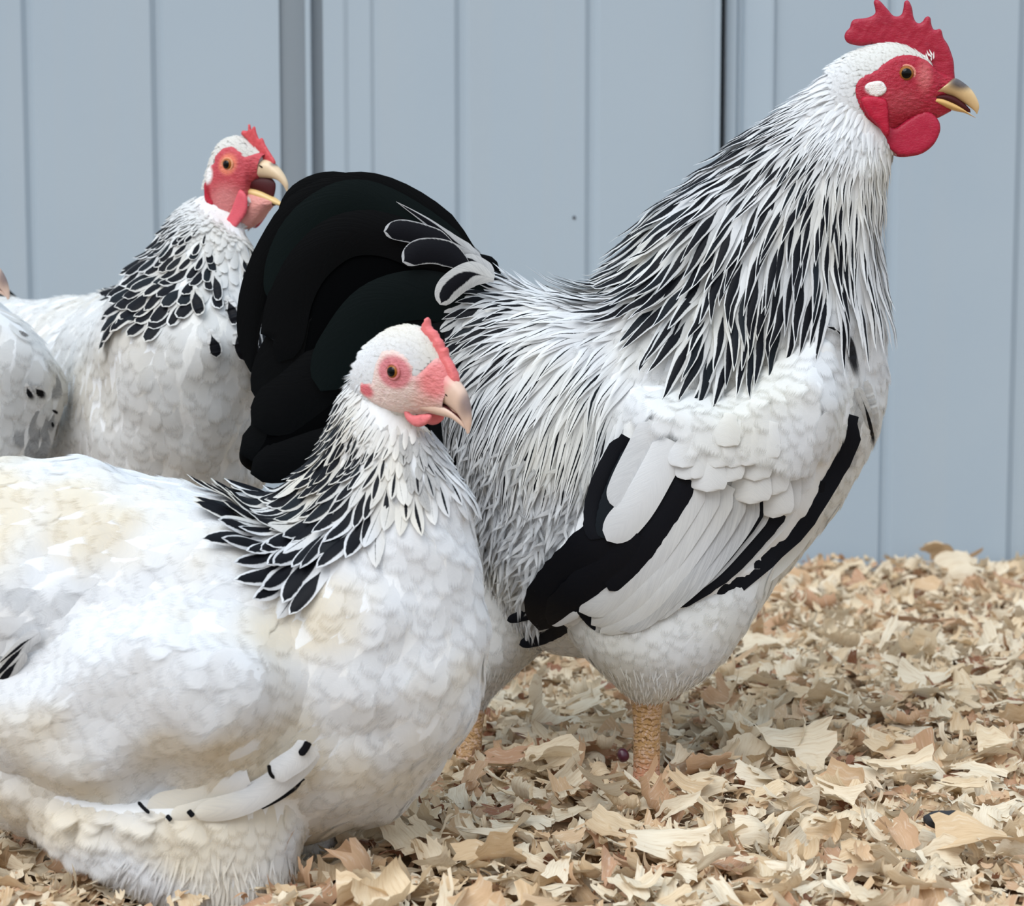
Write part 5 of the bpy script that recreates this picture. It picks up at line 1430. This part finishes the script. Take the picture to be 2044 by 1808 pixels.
def shav_col(n):
    c = np.ones((n, 4)); c[:, 0] = RNG.random(n) ** 1.7 * .92; c[:, 1] = RNG.random(n); c[:, 2] = 0
    red = RNG.random(n) < .035; c[red, 0] = 1; return c
sh = Bag()
def pour(n, x0, x1, y0, y1, smin, smax, zlo, zhi, tilt):
    x = RNG.uniform(x0, x1, n); y = RNG.uniform(y0, y1, n)
    z = ground(x, y) + RNG.uniform(zlo, zhi, n)
    sc = smin + (smax - smin) * RNG.random(n) ** 2.0
    Rm = rotm(RNG.uniform(0, 6.283, n), RNG.normal(0, tilt, n), RNG.normal(0, tilt, n))
    c = shav_col(n); idx = RNG.integers(0, len(FL), n)
    for k in range(len(FL)):
        q = np.where(idx == k)[0]
        if len(q) == 0: continue
        V, F, U = FL[k]
        W_ = np.einsum('nij,vj->nvi', Rm[q], V) * sc[q][:, None, None] + np.stack([x, y, z], -1)[q][:, None]
        W_[..., 1] = np.minimum(W_[..., 1], YW - .008)
        FF = (F[None] + (np.arange(len(q)) * len(V))[:, None, None]).reshape(-1, 4)
        sh.add(W_.reshape(-1, 3), FF, np.tile(U, (len(q), 1)), np.repeat(c[q], len(V), 0))
pour(4200, -1.5, 1.6, .8, 2.5, .03, .055, -.014, -.003, .17)
pour(4500, -1.4, 1.5, .8, 2.5, .014, .042, -.006, .008, .3)
pour(8000, -.55, .75, 1.05, 2.5, .012, .042, -.008, .008, .24)
pour(7000, -.5, .7, 1.1, 2.5, .006, .024, .0, .012, .34)
pour(900, -.3, .72, 1.3, 2.5, .012, .040, .004, .017, .55)
o = sh.build('shavings_litter', M['shaving'], None)
o['kind'] = 'stuff'; o['label'] = 'deep litter of pale curled pine shavings covering the coop floor'; o['category'] = 'wood shavings'
# the three hundred that show largest are things of their own
SHM = {}
def one_shaving(k, hue, pos, size, yaw, tx, ty, label=None, group=None, aspect=1.):
    V, F, U = FL[k]
    key = (k, round(hue, 1))
    if key not in SHM:
        n = len(V); C = np.ones((n, 4)); C[:, 0] = round(hue, 1); C[:, 1] = (k * .37) % 1; C[:, 2] = 0
        b = Bag(); b.add(V, F, U, C); ob = b.build('wood_shaving', M['shaving'], None); SHM[key] = ob.data
    else:
        ob = bpy.data.objects.new('wood_shaving', SHM[key]); COL.objects.link(ob)
    ob.location = pos; ob.rotation_euler = (tx, ty, yaw); ob.scale = (size, size * aspect, size)
    ob['label'] = label or 'pale curled pine shaving lying loose on top of the litter'; ob['category'] = 'wood shaving'
    ob['group'] = group or 'loose shavings on top of the litter'
    if label and not group: del ob['group']
    return ob
def gpt(px, py):
    a = (px - 1022) / FPX; b = (904 - py) / FPX
    d = np.array([a, cp + b * sp, -sp + b * cp]); z = .01
    for _ in range(6):
        t = (z - CAM_H) / d[2]; q = np.array([0, 0, CAM_H]) + d * t; z = float(ground(q[0], q[1])) + .012
    return q
special = [ # px,py,size m,hue,kind seed,yaw,tx,ty,label
    (1590, 1515, .055, .05, 4, .2, .5, 0, 'large pale fan-shaped shaving on the litter right of the rooster\'s leg'),
    (1790, 1560, .060, .25, 11, .35, .3, .1, 'long broad ribbed tan shaving right of the pale fan-shaped one'),
    (1090, 1440, .048, .1, 23, 1.5, .9, 0, 'upright comb-toothed pale shaving left of the rooster\'s front leg'),
    (1880, 1100, .045, .6, 31, 2.2, .9, .2, 'orange-brown ribbed shaving sticking up highest along the siding'),
    (1925, 1150, .050, .15, 37, .3, 1.0, 0, 'broad square pale shaving standing on the heap by the siding'),
    (1950, 1700, .048, .6, 43, .1, .25, 0, 'wide orange shaving at the right edge beside a dark dropping'),
    (1200, 1600, .05, .05, 47, 2.1, .8, 0, 'narrow white shaving leaning up just left of the rooster\'s toes'),
    (1830, 1260, .06, .9, 53, 2.7, .4, 0, 'pinkish brown long shaving in the heap at right'),
    (1330, 1700, .05, .0, 59, .1, .5, 0, 'pale cupped shaving in front of the rooster\'s toes'),
    (1480, 1470, .05, .3, 61, 1.4, 1.0, 0, 'curled upright shaving behind and right of the rooster\'s leg')]
for a, b, s_, hu, k, yw, tx, ty, lb in special:
    q = gpt(a, b); q[2] += .004
    if q[1] > YW - .08: q = P(a, b, YW - .08)
    one_shaving(k, hu, (q[0], q[1], q[2] + .006), s_, yw, tx, ty, lb)
def hue_word(hu): return 'cream-white' if hu < .12 else 'pale straw-coloured' if hu < .4 else 'tan' if hu < .68 else 'reddish brown'
def zone(px, py):
    if px < 560: return 'beneath the nearest hen at lower left'
    if py < 1300: return 'on the heap along the siding'
    if px < 1230: return 'between the nearest hen and the rooster\'s leg' if py < 1620 else 'in the foreground left of the rooster\'s foot'
    if px < 1600: return 'just right of the rooster\'s leg' if py < 1600 else 'in the foreground before the rooster\'s foot'
    return 'at the right, behind foot level' if py < 1560 else 'in the lower right foreground'
cnt = 0
while cnt < 290:
    px = RNG.uniform(0, 2044); py = RNG.uniform(1150, 1850)
    if not inside(px, py, [(2060, 1150), (1600, 1200), (1450, 1350), (1000, 1400), (930, 1560), (680, 1680), (600, 1900), (2060, 1900)]) and not inside(px, py, [(0, 1600), (140, 1800), (0, 1840)]): continue
    if 1215 < px < 1360 and 1330 < py < 1640: continue
    if 1180 < px < 1300 and 1500 < py < 1600: continue
    if abs(px - 1885) < 50 and 0 < py - 1640 < 90: continue
    if px < 700 and 1560 < py < 1900: continue
    if 890 < px < 985 and py < 1620: continue
    q = gpt(px, py)
    if q[1] > YW - .06: continue
    hu = round(float(RNG.random() ** 1.6 * .9), 1); lb = hue_word(hu) + ' loose pine shaving lying ' + zone(px, py)
    one_shaving(int(RNG.integers(0, 90)), hu, (q[0], q[1], q[2] + RNG.uniform(-.003, .008)), float(RNG.uniform(.020, .040)), float(RNG.uniform(0, 6.28)), float(RNG.normal(.15, .4)), float(RNG.normal(0, .35)), lb, lb.replace('shaving lying', 'shavings'))
    cnt += 1
# small dark bit and dropping
def lump(name, px, py, r, mat, label, cat, sq=(1, 1, .8), dz=.004):
    bm = bmesh.new(); bmesh.ops.create_icosphere(bm, subdivisions=4, radius=r)
    for v in bm.verts:
        k = 1 + .18 * mnoise.noise(v.co * 180) ; v.co = Vector((v.co.x * sq[0] * k, v.co.y * sq[1] * k, v.co.z * sq[2] * k))
    me = bpy.data.meshes.new(name); bm.to_mesh(me); bm.free()
    for p in me.polygons: p.use_smooth = True
    o = link(name, me, mat); q = gpt(px, py); o.location = (q[0], q[1], q[2] + dz); tag(o, label, cat)
lump('dried_berry', 1243, 1540, .0042, M['berry'], 'small dark red dried berry in the shavings left of the rooster\'s leg', 'berry', (1, 1, 1.2), .012)
lump('dropping', 1885, 1672, .010, M['dung'], 'dark grey dropping in the shavings near the lower right corner', 'dropping', (1.3, 1, .6), .012)
